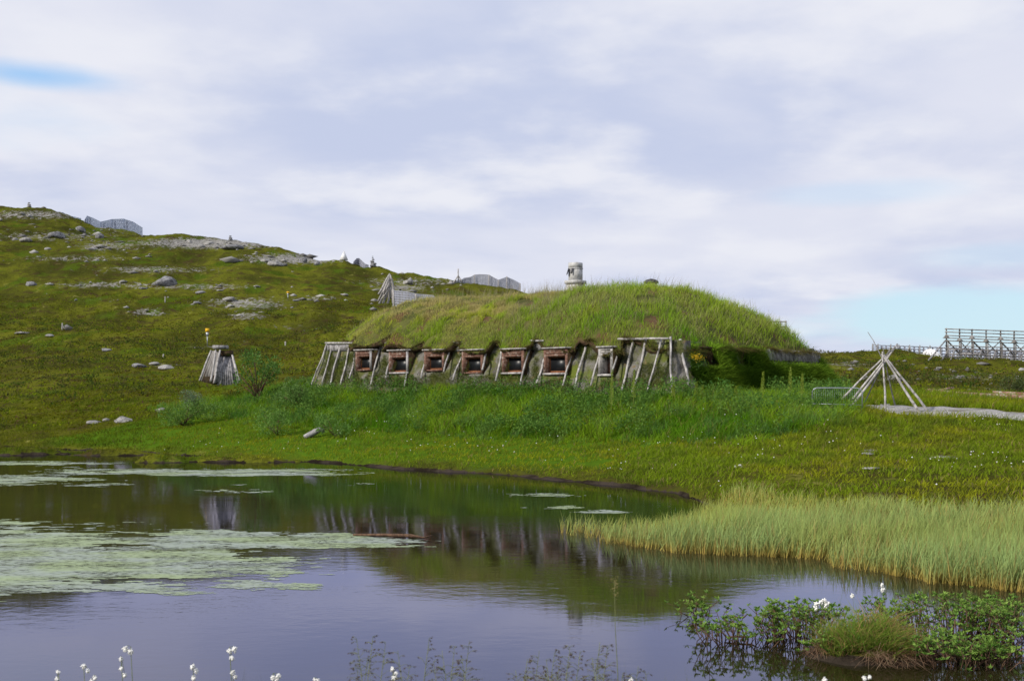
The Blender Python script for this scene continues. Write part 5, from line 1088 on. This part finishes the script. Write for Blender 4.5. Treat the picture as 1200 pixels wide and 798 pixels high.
CG = [('leftmost cottongrass stem at the bottom edge with two stacked heads', [(68, 787), (67, 795)]), ('cottongrass stem with a drooping pair of heads, second from the left', [(98, 780), (103, 785)]), ('low cottongrass head at the bottom edge between two taller stems', [(111, 793), (107, 797)]), ('cottongrass stem with three stacked heads, left of the tallest left one', [(142, 771), (142, 782), (146, 790)]), ('taller thin cottongrass stem with two small heads near the left', [(153, 762), (147, 759)]),
      ('cottongrass stem with three clustered heads left of the tallest pair', [(226, 780), (230, 785), (227, 793)]), ('tallest cottongrass stem with its pair of high heads', [(269, 762), (275, 760), (272, 770)]), ('cottongrass stem with a ragged double head under the tallest pair', [(273, 787), (276, 792)]), ('cottongrass stem with a wide triple head right of the tallest pair', [(320, 793), (326, 791), (324, 796)]), ('low cottongrass head at the bottom edge, rightmost of the left group', [(369, 796), (373, 797)]),
      ('cottongrass stem with bright heads among the left panicles', [(460, 783), (464, 788), (462, 793)]), ('low cottongrass head at the bottom edge below the tallest grass stalk', [(739, 796)]), ('low cottongrass heads at the bottom edge under the tussock', [(1013, 794), (1019, 792)]), ('tiny cottongrass head at the bottom edge left of the tussock', [(966, 796)])]
for k, (lab, hd) in enumerate(CG): cotton(lab, 4.3, hd)
cotton('bright cottongrass cluster on the left top of the tussock', 12.1, [(957, 707), (962, 705), (966, 703), (968, 709), (956, 711), (970, 706)], .1, 'cottongrass round the tussock', .027)
cotton('white cottongrass head behind the top of the tussock', 12.4, [(1034, 685), (1035, 690)], .1, 'cottongrass round the tussock', .026)
cotton('small white cottongrass head behind and left of the tussock top', 12.4, [(999, 697)], .1, 'cottongrass round the tussock', .025)
cotton('pair of white cottongrass heads in the meadow behind the reeds', 34.0, [(862, 547), (867, 545), (869, 548)], None, 'cottongrass round the tussock', .06)
def panicle(px, pt, Y, lean_, n=14, size=1.0, seed=0):
    n = int(n * 1.7)
    rs_ = np.random.default_rng(seed); x1, z1 = P(px, pt, Y)[[0, 2]]; x0 = x1 - lean_; z0 = Tz(x0, Y)
    t = thing('panicle_grass', PL[0] if px < 590 else PL[1], 'grass stalk', (x0, Y, z0), 'feathery grass stalks at the left' if px < 590 else 'feathery grass stalks at the right')
    base_ = np.array([x0, Y, z0]); tip = np.array([x1, Y, z1]); H = z1 - z0; mids = base_ + (tip - base_) * .6 + np.array([-lean_ * .25, 0, .02]); m_ = MB(); m_.tube([base_, mids, tip], [.0022, .0016, .0007], 5); PP, DD = [], []
    for k in range(n):
        f = rs_.uniform(0, 1) ** .8; bp = mids + (tip - mids) * f; L_ = (1.05 - f) * .085 * size + .015; a = rs_.uniform(-1, 1); e = bp + np.array([(.3 + .7 * abs(a)) * np.sign(a + lean_ * 8) * L_, rs_.uniform(-.5, .5) * L_, L_ * rs_.uniform(-.1, .55)])
        mm = (bp + e) / 2 + (0, 0, L_ * .15); m_.tube([bp, mm, e], [.0008, .0006, .0004], 4)
        q = rs_.integers(7, 14); ff = rs_.uniform(.25, 1, q)[:, None]; PP.append(mm * (1 - ff) + e * ff); DD.append(np.stack([np.full(q, np.sign(a) * .6), rs_.uniform(-.5, .5, q), rs_.uniform(-1.2, .2, q)], 1))
    m_.build('stalk', PMAT, t); PP = np.concatenate(PP); DD = np.concatenate(DD); nn = len(PP)
    field('spikelets', [leaves(PP, DD, rng.uniform(.005, .010, nn) * size, .0020 * size, lerpc((.085, .06, .06), (.17, .13, .11), rng.uniform(0, 1, nn)))], t, 'leaf')
PL = ['feathery purplish brown grass stalk in the bottom left group over the water', 'feathery purplish brown grass stalk in the bottom right group over the water']
PMAT = mat('stalk_green', two((.11, .13, .05), (.18, .20, .08), 20))
for k, (px, pt) in enumerate([(418, 748), (437, 745), (452, 752), (466, 762), (431, 770), (503, 747), (518, 762), (533, 756), (550, 750), (541, 768), (480, 780), (420, 782), (508, 775)]): panicle(px, pt, 4.0 + .5 * ((k * 37) % 10) / 10, .05 * (1 if k % 3 else -1), 13, 1.0, k)
for k, (px, pt) in enumerate([(604, 785), (618, 772), (632, 762), (640, 772), (650, 764), (655, 780), (640, 786), (668, 758), (680, 762), (694, 770), (703, 752), (712, 757), (700, 780), (730, 788), (748, 780), (756, 786), (615, 790)]): panicle(px, pt, 4.0 + .5 * ((k * 53) % 10) / 10, .05 * (1 if k % 3 else -1), 15, 1.05, 50 + k)
t = thing('tall_grass_stalk', 'tallest single green grass stalk rising over the water at bottom centre right', 'grass stalk', (.36, 4.1, Tz(.36, 4.1)))
m_ = MB(); a = P(725, 800, 4.1); m_.tube([(a[0], 4.1, Tz(a[0], 4.1)), P(724, 790, 4.1), P(721, 735, 4.1), P(720, 680, 4.1)], [.0018, .0015, .0011, .0006], 5); m_.build('stem', PMAT, t)
n = 60; f = rng.uniform(0, 1, n)[:, None]; Pc = P(720, 676, 4.1) * (1 - f) + P(721, 702, 4.1) * f + rng.normal(0, 1, (n, 3)) * (.006, .006, .004); field('spikelets', [leaves(Pc, rng.normal(0, 1, (n, 3)) + (0, 0, .6), .010, .003, (.24, .20, .08))], t, 'leaf')
# leafy green stalk left of it
print('objects', len(bpy.data.objects))
